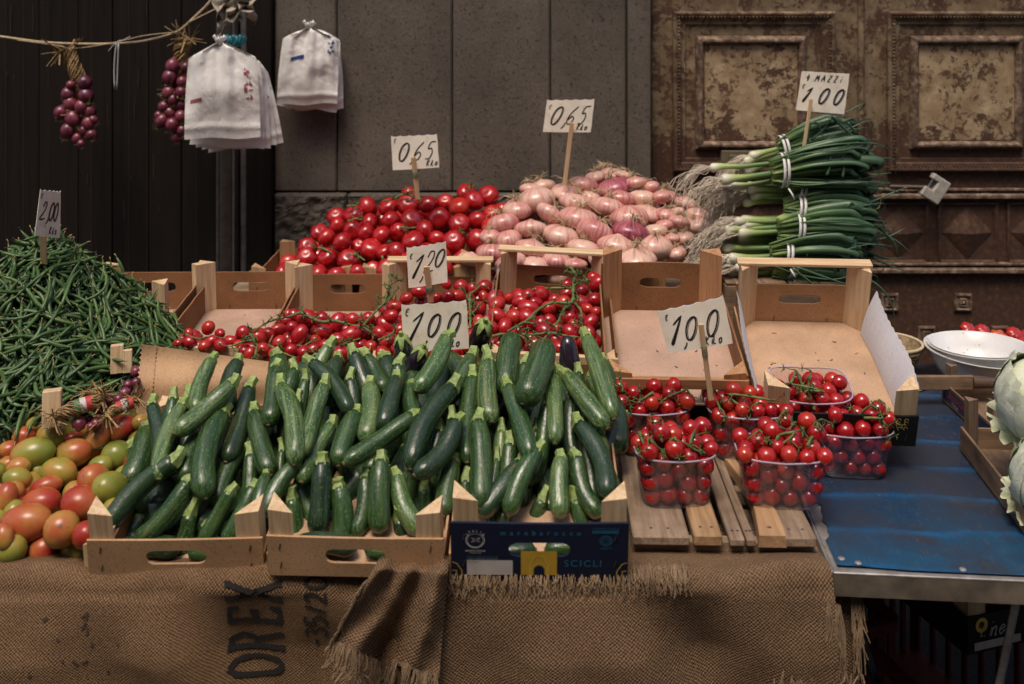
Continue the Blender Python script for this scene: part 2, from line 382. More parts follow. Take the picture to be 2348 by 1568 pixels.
for a, b, c, d in ((628, 797, 441, 590), (797, 1075, 441, 585), (1075, 1330, 441, 592), (1330, 1492, 441, 590)): block(wx(a), wx(b), wz(c), wz(d) if 0 else wz(c)-.001, STONE_R) if 0 else block(wx(a), wx(b), wz(d), wz(c), STONE_R, rough=.010, proud=.006)
for a, b in ((628, 900), (900, 1200), (1200, 1492)): block(wx(a), wx(b), 0, wz(590), STONE_R, rough=.012, proud=.03)
mo = MB(); mo.box((wx(1060), .14, 1.5), (wx(1492)-wx(628)-.01, .24, 3.0), .002); mo.build('mortar_core', plain('mortar', (.05, .042, .036), .9), wall)

# ---- dark plank door on one side with down pipes
DARKW = m_wood('dark_stained_wood', 2, (.016, .0115, .0085), (.007, .005, .0042), .8, 22)
DARKL = plain('pale_scratch', (.055, .04, .027), .8)
DARKW.node_tree.nodes['Principled BSDF'].inputs['Specular IOR Level'].default_value = .15
dd = thing('plank_door', 'very dark brown plank shutter with pale vertical scratches behind the hanging onions', 'door', mtx=TR((0, WY+.05, 0)))
px = [-330, -150, -20, 95, 186, 262, 345, 420, 500]
for i, (a, b) in enumerate(zip(px, px[1:])):
    p = MB(); x0, x1 = wx(a, WY+.05), wx(b, WY+.05); p.box((0, 0, 0), (x1-x0-.0025, .04, 3.2), .0025)
    o = p.build('plank', DARKW, dd); o.location = ((x0+x1)/2, (i % 3)*.002, 1.6)
rs = random.Random(3)
for i in range(26):
    p = MB(); x = wx(rs.uniform(0, 500), WY+.05); z = rs.uniform(.9, 1.7); L = rs.uniform(.006, .05)
    if i < 9: x = wx([181, 188, 342, 60, 20, 215, 300, 118, 455][i], WY+.05); z = 1.4; L = .75
    p.tube([(x, -.0215, z-L), (x+rs.uniform(-.002, .002), -.0215, z), (x+rs.uniform(-.003, .003), -.0215, z+L)], .0006 if i < 9 else .0012, 4)
    p.build('scratch', DARKL, dd)
p = MB(); p.box((wx(597), -.02, 1.6), (wx(628)-wx(566)-.003, .12, 3.2), .004); p.build('door_post', DARKW, dd)
p = MB(); p.box((wx(532, WY+.09), .10, 1.6), (.3, .04, 3.2), .002); p.build('back_board', DARKW, dd)
PIPE = plain('brown_pipe', (.055, .045, .040), .38, .3, .3, 40)
PIPE2 = plain('grey_pipe', (.11, .10, .095), .45, .2, .3, 40)
for nm, lab, xa, xb, m, seg in (('down_pipe', 'wide dark brown down pipe beside the plank shutter', 497, 549, PIPE, 20), ('conduit_pipe', 'thin grey conduit pipe with a collar beside the wide down pipe', 551, 566, PIPE2, 12)):
    Y = WY-.03; r = (wx(xb, Y)-wx(xa, Y))/2; cx_ = (wx(xa, Y)+wx(xb, Y))/2
    t_ = thing(nm, lab, 'pipe', mtx=TR((cx_, Y, 0)))
    b = MB(); b.tube([(0, 0, 0), (0, 0, 3.2)], r, seg); b.build('tube', m, t_, 40)
    b = MB(); zc = wz(690 if nm == 'conduit_pipe' else 150, Y); b.tube([(0, 0, zc-.02), (0, 0, zc-.016), (0, 0, zc+.016), (0, 0, zc+.02)], [r*1.05, r*1.25, r*1.25, r*1.05], seg); b.build('collar', m, t_, 40)
    if nm == 'down_pipe':
        for q in (-.55, .55):
            b = MB(); b.tube([(r*q*1.3, -r*.82, 0), (r*q*1.3, -r*.82, 3.2)], .004, 6); b.build('seam', PIPE2, t_, 60)

# ---- ornate double door
def m_rust(name, th, k):
    t = NT(name, Roughness=.75); v = t.co()
    n1 = t.noise(v, 9, 8, .72, .5); n2 = t.noise(v, 55, 6, .7); n3 = t.noise(t.co((1, 1, .25)), 16, 4, .6)
    z = t.n('SeparateXYZ', {0: v}).outputs[2]
    low = t.n('MapRange', {'Value': z, 'From Min': 1.02, 'From Max': 1.22, 'To Min': .15, 'To Max': 0.0}).outputs[0]
    m = t.ma('ADD', t.ma('ADD', t.ma('MULTIPLY', n1, .46), t.ma('MULTIPLY', n2, .40)), t.ma('ADD', t.ma('MULTIPLY', n3, .14), low))
    paint = t.ramp(t.noise(v, 13, 6, .7), (.32, (.175, .115, .062)), (.5, (.30, .215, .125)), (.68, (.46, .36, .235)))
    rust = t.ramp(n2, (.3, (.030, .015, .009)), (.55, (.075, .033, .017)), (.75, (.17, .08, .036)))
    f = t.ramp(m, (th, 0.0), (th+.04, 1.0)); paint = t.mix(1.0, paint, (k, k*.97, k*.93), 'MULTIPLY')
    t.set('Base Color', t.mix(f, paint, rust)); t.bump(t.ma('SUBTRACT', t.ma('MULTIPLY', n2, .4), t.ma('MULTIPLY', f, .5)), .5, .004); return t.m
RUST = m_rust('flaking_paint', .495, .62); RUST_P = m_rust('flaking_panel_paint', .508, 1.1)
def m_pinkr():
    t = NT('rubbed_moulding', Roughness=.7); v = t.co(); n2 = t.noise(v, 40, 5, .65)
    t.set('Base Color', t.ramp(n2, (.36, (.055, .030, .020)), (.52, (.16, .10, .065)), (.66, (.34, .24, .175)))); t.bump(n2, .4, .003); return t.m
MOULD = m_pinkr()
DY = WY+.07
door = thing('double_door', 'old double door with carved panels, flaking cream paint over rust brown', 'door', mtx=TR((0, DY, 0)))
def dx(x): return wx(x, DY)
def dz(y): return wz(y, DY)
def ring(mb, x0, x1, y0, y1, prof):          # picture-frame moulding: prof = [(inset, proud)] from outside in
    X0, X1, Z0, Z1 = dx(x0), dx(x1), dz(y1), dz(y0); n = len(prof); V = []
    for ins, pr in prof: V += [(X0+ins, -pr, Z0+ins), (X1-ins, -pr, Z0+ins), (X1-ins, -pr, Z1-ins), (X0+ins, -pr, Z1-ins)]
    fs = [(i*4+k, i*4+(k+1) % 4, (i+1)*4+(k+1) % 4, (i+1)*4+k) for i in range(n-1) for k in range(4)]
    mb.add(V, fs)
def beads(mb, x0, x1, y0, y1, r, proud, step):
    X0, X1, Z0, Z1 = dx(x0), dx(x1), dz(y1), dz(y0)
    def one(x, z, s):
        V = [(x-r*s, -proud, z), (x, -proud, z-r), (x+r*s, -proud, z), (x, -proud, z+r), (x, -proud-r*.9, z)]
        mb.add(V, [(0, 1, 4), (1, 2, 4), (2, 3, 4), (3, 0, 4)])
    for i in range(int((X1-X0)/step)+1): one(X0+i*step, Z0, .8); one(X0+i*step, Z1, .8)
    for i in range(1, int((Z1-Z0)/step)): one(X0, Z0+i*step, .8); one(X1, Z0+i*step, .8)
leafs = []
for k, (la, lb, o0, o1, i0, i1) in enumerate(((1494, 1968, 1541, 1911, 1593, 1847), (1976, 2450, 2031, 2400, 2083, 2343))):
    lf = MB(); X0, X1 = dx(la), dx(lb); lf.box(((X0+X1)/2, .03, 1.6), (X1-X0, .06, 3.2), .004)
    leaf = lf.build('door_leaf', RUST, door); leafs.append(leaf)
    for (t0, t1) in ((26, 392), (-420, -45)):
        m = MB(); ring(m, o0, o1, t0, t1, [(0, 0), (0, .020), (.007, .027), (.014, .024), (.018, .014), (.028, .014), (.033, .008), (.045, .008), (.050, -.004)])
        m.build('outer_moulding', RUST, leaf, 35)
        m = MB(); beads(m, o0+13, o1-13, t0+13, t1-13, .0062, .021, .0125); stuff(m.build('beading', RUST, leaf))
        a, b = (82, 342) if t0 > 0 else (-370, -95)
        m = MB(); ring(m, i0, i1, a, b, [(0, 0), (.002, .012), (.012, .026), (.020, .028), (.027, .020), (.031, .006)]); m.build('inner_moulding', MOULD, leaf, 35)
        m = MB(); beads(m, i0+10, i1-10, a+10, b-10, .0055, .0255, .0105); stuff(m.build('rope_beading', MOULD, leaf))
        pz = MB(); xa, xb, za_, zb_ = dx(i0)+.03, dx(i1)-.03, dz(b)+.03, dz(a)-.03
        pz.box(((xa+xb)/2, -.002, (za_+zb_)/2), (xb-xa, .016, zb_-za_), .006); pz.build('raised_panel', RUST_P, leaf)
    for yl in (448, 618):
        m = MB(); m.box(((X0+X1)/2, -.012, dz(yl)), (X1-X0-.02, .03, .018), .006); m.build('ledge', MOULD, leaf)
        m = MB(); m.box(((X0+X1)/2, -.006, dz(yl)+.022), (X1-X0-.03, .016, .010), .003); m.build('fillet', MOULD, leaf)
    w0 = (lb-la)/3.0
    for j in range(3):
        xa, xb = la+j*w0+14, la+(j+1)*w0-6
        m = MB(); ring(m, xa, xb, 462, 604, [(0, 0), (.002, .008), (.008, .010), (.014, .002)]); m.build('coffer_frame', RUST, leaf, 35)
        x0, x1, z0, z1 = dx(xa)+.016, dx(xb)-.016, dz(604)+.016, dz(462)-.016; cx_, cz_ = (x0+x1)/2, (z0+z1)/2
        m = MB(); m.add([(x0, -.001, cz_), (cx_, -.001, z0), (x1, -.001, cz_), (cx_, -.001, z1), (cx_, -.026, cz_)], [(0, 1, 4), (1, 2, 4), (2, 3, 4), (3, 0, 4)]); m.build('diamond_boss', RUST, leaf)
    for j, (xs_, ys_) in enumerate(((la+62, 692), (la+230, 692), (la+398, 692), (la+146, 767), (la+314, 767))):
        m = MB(); h = 20; ring(m, xs_-h, xs_+h, ys_-h, ys_+h, [(0, 0), (.001, .009), (.006, .011), (.010, .004), (.016, .004), (.018, .010), (.022, .010)])
        c_, e_ = dx(xs_), dz(ys_); m.add([(c_-.008, -.004, e_-.008), (c_+.008, -.004, e_-.008), (c_+.008, -.004, e_+.008), (c_-.008, -.004, e_+.008), (c_, -.017, e_)], [(0, 1, 4), (1, 2, 4), (2, 3, 4), (3, 0, 4)])
        m.build('stud', MOULD, leaf, 30)
a = MB(); a.tube([(dx(1972), -.006, 0), (dx(1972), -.006, 3.2)], .012, 10); a.build('meeting_strip', RUST, door, 60)
a = MB(); a.box((dx(1720), -.012, dz(359)), (dx(1790)-dx(1650), .02, dz(343)-dz(375)), .003)
lp = a.build('letter_plate', plain('brass_plate', (.20, .16, .10), .5, .4), leafs[0])
a = MB(); a.box((dx(1722), -.024, dz(360)), (dx(1775)-dx(1668), .006, .020), .002); a.build('letter_flap', plain('brass_flap', (.17, .14, .09), .5, .4), leafs[0])
a = MB(); a.box((dx(1494+237), .0, .15), (dx(1968)-dx(1494)-.03, .05, .28), .01); a.build('kick_board', RUST, leafs[0])
a = MB(); a.tube([P(2040, 428, WY+.02)-Vector((0, DY, 0)), P(2128, 430, WY-.012)-Vector((0, DY, 0))], .0085, 8); a.build('bolt_bar', plain('rusty_bar', (.05, .036, .028), .5, .3), door, 60)
# the shutter padlock hanging from the bolt
pl = thing('padlock', 'pale square armoured padlock hanging tilted from the bolt of the carved door', 'padlock', mtx=TR(P(2141, 430, WY-.01), 0, 33, 0))
PADM = plain('padlock_steel', (.46, .42, .36), .45, .25, .2, 60)
a = MB(); a.box((.018, 0, -.002), (.042, .03, .088), .004); a.box((-.016, 0, -.029), (.034, .03, .034), .003); a.box((-.014, 0, .032), (.030, .03, .020), .003); a.build('body', PADM, pl)
a = MB(); a.tube([(-.018, 0, -.03), (-.018, 0, .03)], .005, 8); a.build('locking_pin', STEEL, pl, 60)

# ---- unseen house front, added behind the viewer to block low sky light
PLAS = plain('street_plaster', (.30, .25, .20), .9, 0, .25, 3, .2)
hs_ = thing('added_house_front', 'unseen plastered house front added across the street to block low sky light', 'house', mtx=TR((0, -3.4, 0)))
a = MB(); a.box((0, -.2, 3.6), (16, .4, 7.2), .01); a.build('wall', PLAS, hs_)
for x in (-5, -2.5, 0, 2.5, 5):
    for z in (2.2, 5.2):
        a = MB(); a.box((x, .01, z), (1.0, .04, 1.7), .01); wn = a.build('shutter', plain('shutter_green%d%d' % (x*10+60, z*10), (.05, .07, .05), .6), hs_)
        a = MB(); a.box((x, .05, z-.9), (1.2, .16, .06), .01); a.build('sill', PLAS, hs_)
# ---- trestle table under the sacking
TZ = .640
tt = thing('trestle_table', 'plank market table hidden under the burlap sacks', 'table', mtx=TR((0, 0, 0)))
for i in range(7):
    a = MB(); y0 = 1.745+i*.165; a.box((-.34, y0+.08, TZ-.018), (1.84, .158, .03), .003); a.build('board', GREYW[0], tt)
for x in (-1.15, .48):
    for y in (1.85, 2.8):
        a = MB(); a.box((x, y, (TZ-.034)/2), (.07, .07, TZ-.034), .004); a.build('leg', GREYW[2], tt)
# ---- back bench that carries the tomato and onion crates
bb = thing('back_bench', 'low plank bench under the crates of round tomatoes and pink onions', 'bench')
for i in range(3):
    a = MB(); a.box((-.02, 2.99+i*.16, .715), (1.75, .155, .03), .003); a.build('board', GREYW[0], bb)
for x in (-.8, .78):
    for y in (2.98, 3.30):
        a = MB(); a.box((x, y, .35), (.06, .06, .70), .004); a.build('leg', GREYW[2], bb)

# ---- burlap
def bw(x, z):                                   # hanging face of the sacking: depth at x, z
    k = min(1, max(0, (TZ-z)/.12))
    d = .026*math.sin(x*7.3+.6+z*2)+.020*math.sin(x*17+2.1+z*6)+.007*math.sin(x*31+z*14)+.012*math.sin(x*4.1-1)+.012*mnoise.noise(Vector((x*9, z*6, 0)))
    return 1.715-.012*k-d*k
def hang(x0, x1, off, z1, u0=0, ragged=0, topb=0):
    sl = [(1.86, TZ+.003), (1.80, TZ+.003), (1.745, TZ+.004), (1.727, TZ+.001), (1.720, TZ-.008)]
    def fn(u, v):
        x = x0+(x1-x0)*u; L = .20+(TZ-z1); s = v*L; rip = .006*math.sin(x*13+1)+.004*math.sin(x*29)
        zb = z1-(ragged*(.5+.5*math.sin(x*47))*(.5+.5*math.sin(x*23+2)) if ragged else 0)
        if s < .12: y, z = 1.87-s, TZ+.003+max(0, (s-.05))/.07*(.015+rip)
        elif s < .17:
            q = (s-.12)/.05*math.pi/2; y, z = 1.75-.030*math.sin(q), TZ-.018+.036*math.cos(q)+rip*math.cos(q)
        else: z = TZ-.018-(s-.17)/(L-.17)*(TZ-.018-zb); y = bw(x, z)+.003
        return (x, y-off, z+off*.6)
    return fn
def sack(name, label, x0, x1, off, z1, m, ragged=0):
    a = MB(); fn = hang(x0, x1, off, z1, ragged=ragged); nu, nv = int((x1-x0)/.009), 70; a.grid(fn, nu, nv)
    L = .20+TZ-z1
    for k_, (u, v) in a.uv.items(): a.uv[k_] = ((x0+u*(x1-x0)), v*L)
    o = a.build(name, m, None, 179); return tag(o, label, 'sack')
s1 = sack('burlap_sack', 'brown burlap sack with black stencilled letters hanging over the front edge', -1.02, -.10, 0, .30, BURL)
s2 = sack('burlap_sack', 'coarse plain burlap sack with a frayed edge under the navy box and slats', -.13, .548, .026, .33, BURL2, .02)
s2b = sack('burlap_sack', 'dark strip of burlap hanging beyond the frayed sack beside the blue table', .50, .612, -.055, .30, BURL2, .03)
def strands(name, parent, items, r=.0008, m=THREAD, n=4):   # items: list of point lists
    a = MB()
    for pts in items: a.tube(smooth_path(pts, 3), r, n, cap=False)
    return stuff(a.build(name, m, parent, 179))
rf = random.Random(5)
its = []
for i in range(240):                             # frayed threads along the folded top edge of the coarse sack
    x = rf.uniform(-.13, .30); z0 = TZ+.036+rf.uniform(-.003, .006); L = rf.uniform(.015, .042)
    its.append([(x, 1.712, z0), (x+rf.uniform(-.004, .004), 1.692, z0-.010), (x+rf.uniform(-.008, .008), 1.684, z0-L)])
strands('frayed_edge', s2, its)
its = []
for i in range(60):
    x = rf.choice((.535, .552, .598, .604))+rf.gauss(0, .0022); z0 = .63-rf.uniform(0, .02); L = rf.uniform(.05, .17); yb = 1.684 if x < .575 else 1.75
    its.append([(x, yb, z0), (x+rf.uniform(-.006, .012), yb-.008, z0-L*.5), (x+rf.uniform(-.01, .02), yb-.01, z0-L)])
for i in range(70):
    x = rf.uniform(.44, .60); z0 = .50+rf.uniform(-.02, .02); L = rf.uniform(.02, .05)
    its.append([(x, 1.678, z0), (x-.006+rf.uniform(-.01, .01), 1.672, z0-L*.6), (x-.012+rf.uniform(-.012, .012), 1.674, z0-L)])
strands('fringe', s2, its, .0010)
# folded corner of sacking lying over the edge, with its own fringe
def flapfn(u, v):
    yy = 1280+v*(205+75*u); xa = 872-112*v; xb = 1030-24*v; x = xa+(xb-xa)*u
    Y = 1.662-.026*math.sin(u*math.pi*2.6+.6)*(.35+.65*v)-.012*math.sin(u*15+v*4)-.006*mnoise.noise(Vector((u*6, v*5, 2)))+(.07*(1-v/.14) if v < .14 else 0)
    return tuple(P(x, yy-6, Y))
a = MB(); a.grid(flapfn, 70, 46)
for k_, (u, v) in a.uv.items(): a.uv[k_] = (u*.16, v*.2)
fl = a.build('burlap_flap', BURL2, None, 179); tag(fl, 'folded frayed corner of burlap lying over the sack beside the stencilled numbers', 'sack')
its = []
for i in range(120):
    u = rf.random(); p = Vector(flapfn(u, 1)); L = rf.uniform(.03, .055)
    its.append([p+Vector((0, .001, .008)), p+Vector((rf.uniform(-.012, .004), -.004, -L*.5)), p+Vector((rf.uniform(-.022, .006), -.002, -L))])
for i in range(60):
    v = .25+.75*rf.random(); p = Vector(flapfn(0, v)); L = rf.uniform(.008, .02)
    its.append([p, p+Vector((-L*.6, -.003, -L*.5)), p+Vector((-L*.7, -.002, -L*1.2))])
strands('fringe', fl, its, .0010)
# stencilled writing, reading upwards
GL = {'O': [[(.5, 1), (.18, .86), (.06, .5), (.18, .14), (.5, 0), (.82, .14), (.94, .5), (.82, .86), (.5, 1)]],
 'R': [[(.15, 0), (.15, 1)], [(.15, .97), (.6, .97), (.85, .75), (.6, .5), (.15, .5)], [(.5, .5), (.95, 0)], [(0, 0), (.3, 0)], [(0, 1), (.3, 1)], [(.8, 0), (1, 0)]],
 'E': [[(.15, 0), (.15, 1)], [(.0, .98), (.85, .98), (.88, .8)], [(.15, .5), (.65, .5)], [(.0, .02), (.85, .02), (.9, .2)], [(.65, .42), (.65, .6)]],
 'X': [[(.08, 1), (.9, 0)], [(.88, 1), (.08, 0)], [(0, 1), (.24, 1)], [(.74, 1), (1, 1)], [(0, 0), (.24, 0)], [(.74, 0), (1, 0)]],
 'P': [[(.15, 0), (.15, 1)], [(.15, .97), (.6, .97), (.85, .72), (.6, .46), (.15, .46)], [(0, 0), (.32, 0)], [(0, 1), (.3, 1)]],
 '3': [[(.1, .9), (.5, 1), (.85, .78), (.5, .55), (.9, .3), (.5, 0), (.05, .12)]], '5': [[(.85, 1), (.25, 1), (.15, .55), (.55, .62), (.88, .35), (.5, 0), (.1, .1)]],
 '/': [[(.1, 0), (.8, 1)]], '2': [[(.08, .75), (.4, 1), (.82, .75), (.6, .4), (.05, .02), (.95, .05)]], '0': [[(.5, 1), (.15, .8), (.1, .3), (.4, 0), (.8, .2), (.88, .7), (.5, 1)]], '-': [[(.2, .5), (.8, .5)]]}
def ribbon(mb, pts, wd, put, mi=0):             # pts in 2-D, put(x,y)->3-D
    pts = [Vector((p[0], p[1], 0)) for p in pts]; L = []
    for i, p in enumerate(pts):
        d = (pts[min(i+1, len(pts)-1)]-pts[max(i-1, 0)]).normalized(); nn = Vector((-d.y, d.x, 0)); w_ = wd(i/max(1, len(pts)-1)) if callable(wd) else wd
        L += [p+nn*w_/2, p-nn*w_/2]
    mb.add([put(p.x, p.y) for p in L], [(2*i, 2*i+1, 2*i+3, 2*i+2) for i in range(len(pts)-1)], mi)
def dense(pts, step):
    out = []
    for a_, b_ in zip(pts, pts[1:]):
        a_, b_ = Vector((*a_, 0)), Vector((*b_, 0)); n = max(1, int((b_-a_).length/step))
        out += [a_.lerp(b_, k/n) for k in range(n)]
    return [(p.x, p.y) for p in out]+[pts[-1]]
def stencil(text, ztop, step, xl, xr, wid, curve):
    mb = MB(); rs_ = random.Random(2)
    for i, ch in enumerate(text):
        zb = ztop-(len(text)-i)*step-(.007 if ch in 'OR' and step > .03 else 0)
        for st in GL.get(ch, []):
            pts = [((p[0])*.78*step+zb, p[1]) for p in st if (p[0])*.78*step+zb < TZ+.017]
            if len(pts) < 2: continue
            if curve(ch): pts = [(q.x, q.y) for q in smooth_path([(a_, b_, 0) for a_, b_ in pts], 5)]
            pts = [(a_+0.0, xr-(xr-xl)*b_) for a_, b_ in pts]; pts = dense(pts, .006)
            ribbon(mb, pts, lambda t: wid*rs_.uniform(.75, 1.15), lambda a_, b_: (b_, bw(b_, a_)+.003-.0022, a_) if a_ < TZ-.018 else (b_, 1.7485-.030*math.sqrt(max(0, 1-((a_-TZ+.018)/.036)**2))-.001, a_+.001))
    return mb.build('stencil_letters', BURLINK, s1)
stencil('OREXP', .6995, .0455, wx(512, 1.7), wx(634, 1.7), .0095, lambda c: c in 'O')
stencil('-35/20', .655, .0225, wx(692, 1.7), wx(742, 1.7), .0055, lambda c: c in '3520')
mb = MB()
for i in range(14):
    x, z = rf.uniform(wx(10, 1.7), wx(300, 1.7)), rf.uniform(.48, .60); d = (rf.uniform(-.01, .01), rf.uniform(-.015, .015))
    ribbon(mb, [(x, z), (x+d[0], z+d[1])], .004, lambda a_, b_: (a_, bw(a_, b_)+.003-.002, b_))
mb.build('faded_marks', flat('faded_sack_ink', (.055, .034, .022), .95), s1)

# ---- blue metal table
def m_blue():
    t = NT('worn_blue_paint_reflections', Roughness=.35); v = t.co(); xyz = t.n('SeparateXYZ', {0: v})
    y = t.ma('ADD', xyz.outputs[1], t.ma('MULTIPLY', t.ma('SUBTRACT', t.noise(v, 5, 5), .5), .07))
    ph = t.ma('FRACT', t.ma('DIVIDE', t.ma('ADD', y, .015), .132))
    band = t.ramp(ph, (.0, 0.0), (.10, .18), (.20, .9), (.24, .8), (.30, 0.0))  # bright bands: reflections off the shallow ridges, painted into the colour
    n1 = t.noise(v, 6, 6, .65); wear = t.ramp(n1, (.30, 0.0), (.62, 1.0))
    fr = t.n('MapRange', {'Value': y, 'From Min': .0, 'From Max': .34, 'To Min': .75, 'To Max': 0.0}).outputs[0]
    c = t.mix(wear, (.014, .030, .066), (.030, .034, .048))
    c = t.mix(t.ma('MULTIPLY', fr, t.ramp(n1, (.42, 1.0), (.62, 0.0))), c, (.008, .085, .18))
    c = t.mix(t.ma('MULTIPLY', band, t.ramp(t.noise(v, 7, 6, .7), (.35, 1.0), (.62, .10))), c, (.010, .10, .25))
    sv = t.n('Mapping', {'Vector': v, 'Rotation': (0, 0, .6), 'Scale': (1, .09, 1)}).outputs[0]; s1_ = t.ramp(t.noise(sv, 420, 2), (.66, 0.0), (.70, 1.0))
    sv2 = t.n('Mapping', {'Vector': v, 'Rotation': (0, 0, -.9), 'Scale': (1, .1, 1)}).outputs[0]; s2_ = t.ramp(t.noise(sv2, 380, 2), (.67, 0.0), (.71, 1.0))
    scr = t.ma('MULTIPLY', t.ma('MAXIMUM', s1_, s2_), .16)
    c = t.mix(scr, c, (.22, .24, .28)); dirt = t.ramp(t.noise(v, 38, 6, .7), (.58, 0.0), (.72, 1.0)); c = t.mix(t.ma('MULTIPLY', dirt, .35), c, (.09, .08, .07))
    t.set('Base Color', c); t.set('Roughness', t.ramp(n1, (.3, .20), (.7, .45))); t.bump(t.ma('ADD', dirt, scr), .12, .001); return t.m
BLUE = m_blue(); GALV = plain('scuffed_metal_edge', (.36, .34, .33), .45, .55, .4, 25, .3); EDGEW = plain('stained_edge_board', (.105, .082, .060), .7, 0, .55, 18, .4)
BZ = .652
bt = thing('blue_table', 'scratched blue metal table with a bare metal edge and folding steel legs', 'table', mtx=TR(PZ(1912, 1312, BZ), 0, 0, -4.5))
a = MB(); a.box((.62, .52, -.014), (1.24, 1.04, .024), .003); a.build('core_board', GALV, bt)
a = MB()
def bfn(u, v):
    x, y = .010+1.22*u, .012+1.02*v
    if u == 0 and .10 < y < .30: x += .016*math.sin((y-.10)/.20*math.pi)+.004*math.sin(y*61)+.002*math.sin(y*171)
    if v == 0 and u < .1: y += .01*(1-u/.1)
    ph = ((y+.015)/.132) % 1; h = .0010*max(0, 1-abs(ph-.19)/.12)
    return (x, y, .0015+h)
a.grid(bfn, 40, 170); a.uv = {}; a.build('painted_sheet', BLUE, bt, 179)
a = MB(); a.box((.62, -.003, -.019), (1.245, .005, .040), .001); a.build('front_edge', EDGEW, bt)
a = MB(); a.box((.62, -.001, .0015), (1.245, .010, .004), .0015); a.build('edge_trim', GALV, bt)
a = MB(); a.box((-.003, .52, -.017), (.005, 1.04, .038), .001); a.build('side_edge', GALV, bt)
for x, y in ((.022, .040), (.048, .028), (.225, .022), (.020, .26), (.43, .02)):
    a = MB(); a.lathe([(.0065, .002), (.0065, .0035), (.004, .005), (.0005, .0055)], 10); o = a.build('rivet', GALV, bt, 40); o.location = (x, y, 0)
for p0, p1, wd in (((.36, .10, -.03), (.27, .16, -.65), .022), ((.28, .14, -.40), (.60, .10, -.18), .012), ((.05, .35, -.05), (.20, .20, -.55), .014), ((1.1, .1, -.03), (1.1, .16, -.65), .022), ((.36, .9, -.03), (.3, .85, -.65), .022), ((1.1, .9, -.03), (1.1, .85, -.65), .022)):
    d = Vector(p1)-Vector(p0); a = MB(); a.box((0, 0, 0), (wd*1.6, wd*.5, d.length), .002)
    o = a.build('leg' if wd > .02 else 'brace', GALV if p0[0] != .05 else plain('dark_strut', (.03, .035, .04), .5, .6), bt); o.matrix_basis = aim((Vector(p0)+Vector(p1))/2, d)
# ============================================================ CRATES
def slot_panel(wd, h, th, slot=None, warp=0):   # panel in x-z, from x=-wd/2..wd/2, z=0..h, thickness +y
    mb = MB()
    if not slot:
        n = 10; V = []
        for y in (0, th):
            for j in (0, 1):
                for i in range(n+1): V.append((-wd/2+wd*i/n, y, (h+warp*math.sin(i/n*math.pi)+.0012*math.sin(i*2.3+wd*90)) if j else 0))
        k = n+1; fs = []
        for i in range(n): fs += [(i, i+1, k+i+1, k+i), (2*k+i+1, 2*k+i, 3*k+i, 3*k+i+1), (k+i, k+i+1, 3*k+i+1, 3*k+i), (i+1, i, 2*k+i, 2*k+i+1)]
        fs += [(0, k, 3*k, 2*k), (n, 2*k+n, 3*k+n, k+n)]
        mb.add(V, fs); return mb
    cx_, cz_, sw, sh = slot; r = sh/2; angs = [2*math.pi*i/36 for i in range(36)]
    for X, Z in ((wd/2, h), (-wd/2, h), (-wd/2, 0), (wd/2, 0)): angs.append(math.atan2(Z-cz_, X-cx_) % (2*math.pi))
    angs = sorted(set(round(a, 6) for a in angs)); n = len(angs); inn, outr = [], []
    for a in angs:
        c, s = math.cos(a), math.sin(a)
        t = min(((wd/2 if c > 0 else -wd/2)-cx_)/c if abs(c) > 1e-6 else 1e9, ((h if s > 0 else 0)-cz_)/s if abs(s) > 1e-6 else 1e9)
        ox, oz = cx_+c*t, cz_+s*t; outr.append((ox, oz+(warp*math.cos(ox/wd*math.pi) if oz > h-.001 else 0)))
        L = sw/2-r                                # stadium
        if abs(s) > 1e-6 and abs(c/s*r) <= L: inn.append((cx_+c/abs(s)*r, cz_+math.copysign(r, s)))
        else:
            q = math.copysign(L, c); b_ = -2*c*q; cc = q*q-r*r; tt_ = (-b_+math.sqrt(max(0, b_*b_-4*cc)))/2
            inn.append((cx_+c*tt_, cz_+s*tt_))
    V = [(x, 0, z) for x, z in inn]+[(x, 0, z) for x, z in outr]+[(x, th, z) for x, z in inn]+[(x, th, z) for x, z in outr]; fs = []
    for i in range(n):
        j = (i+1) % n
        fs += [(n+i, n+j, j, i), (2*n+i, 2*n+j, 3*n+j, 3*n+i), (i, j, 2*n+j, 2*n+i), (n+j, n+i, 3*n+i, 3*n+j)]
    mb.add(V, fs); return mb
def post_mb(a, h, slant=.006):
    mb = MB(); mb.add([(0, 0, 0), (a, 0, 0), (0, a, 0), (0, 0, h), (a, 0, h-slant), (0, a, h)], [(2, 1, 0), (3, 4, 5), (0, 1, 4, 3), (1, 2, 5, 4), (2, 0, 3, 5)]); return mb
def staples(parent, pts, rot=.4):
    for x, y, z in pts:
        a = MB(); a.tube([(x-.004*math.sin(rot), y, z-.006), (x+.004*math.sin(rot), y, z+.006)], .0009, 4); a.build('staple', STAPLE, parent)
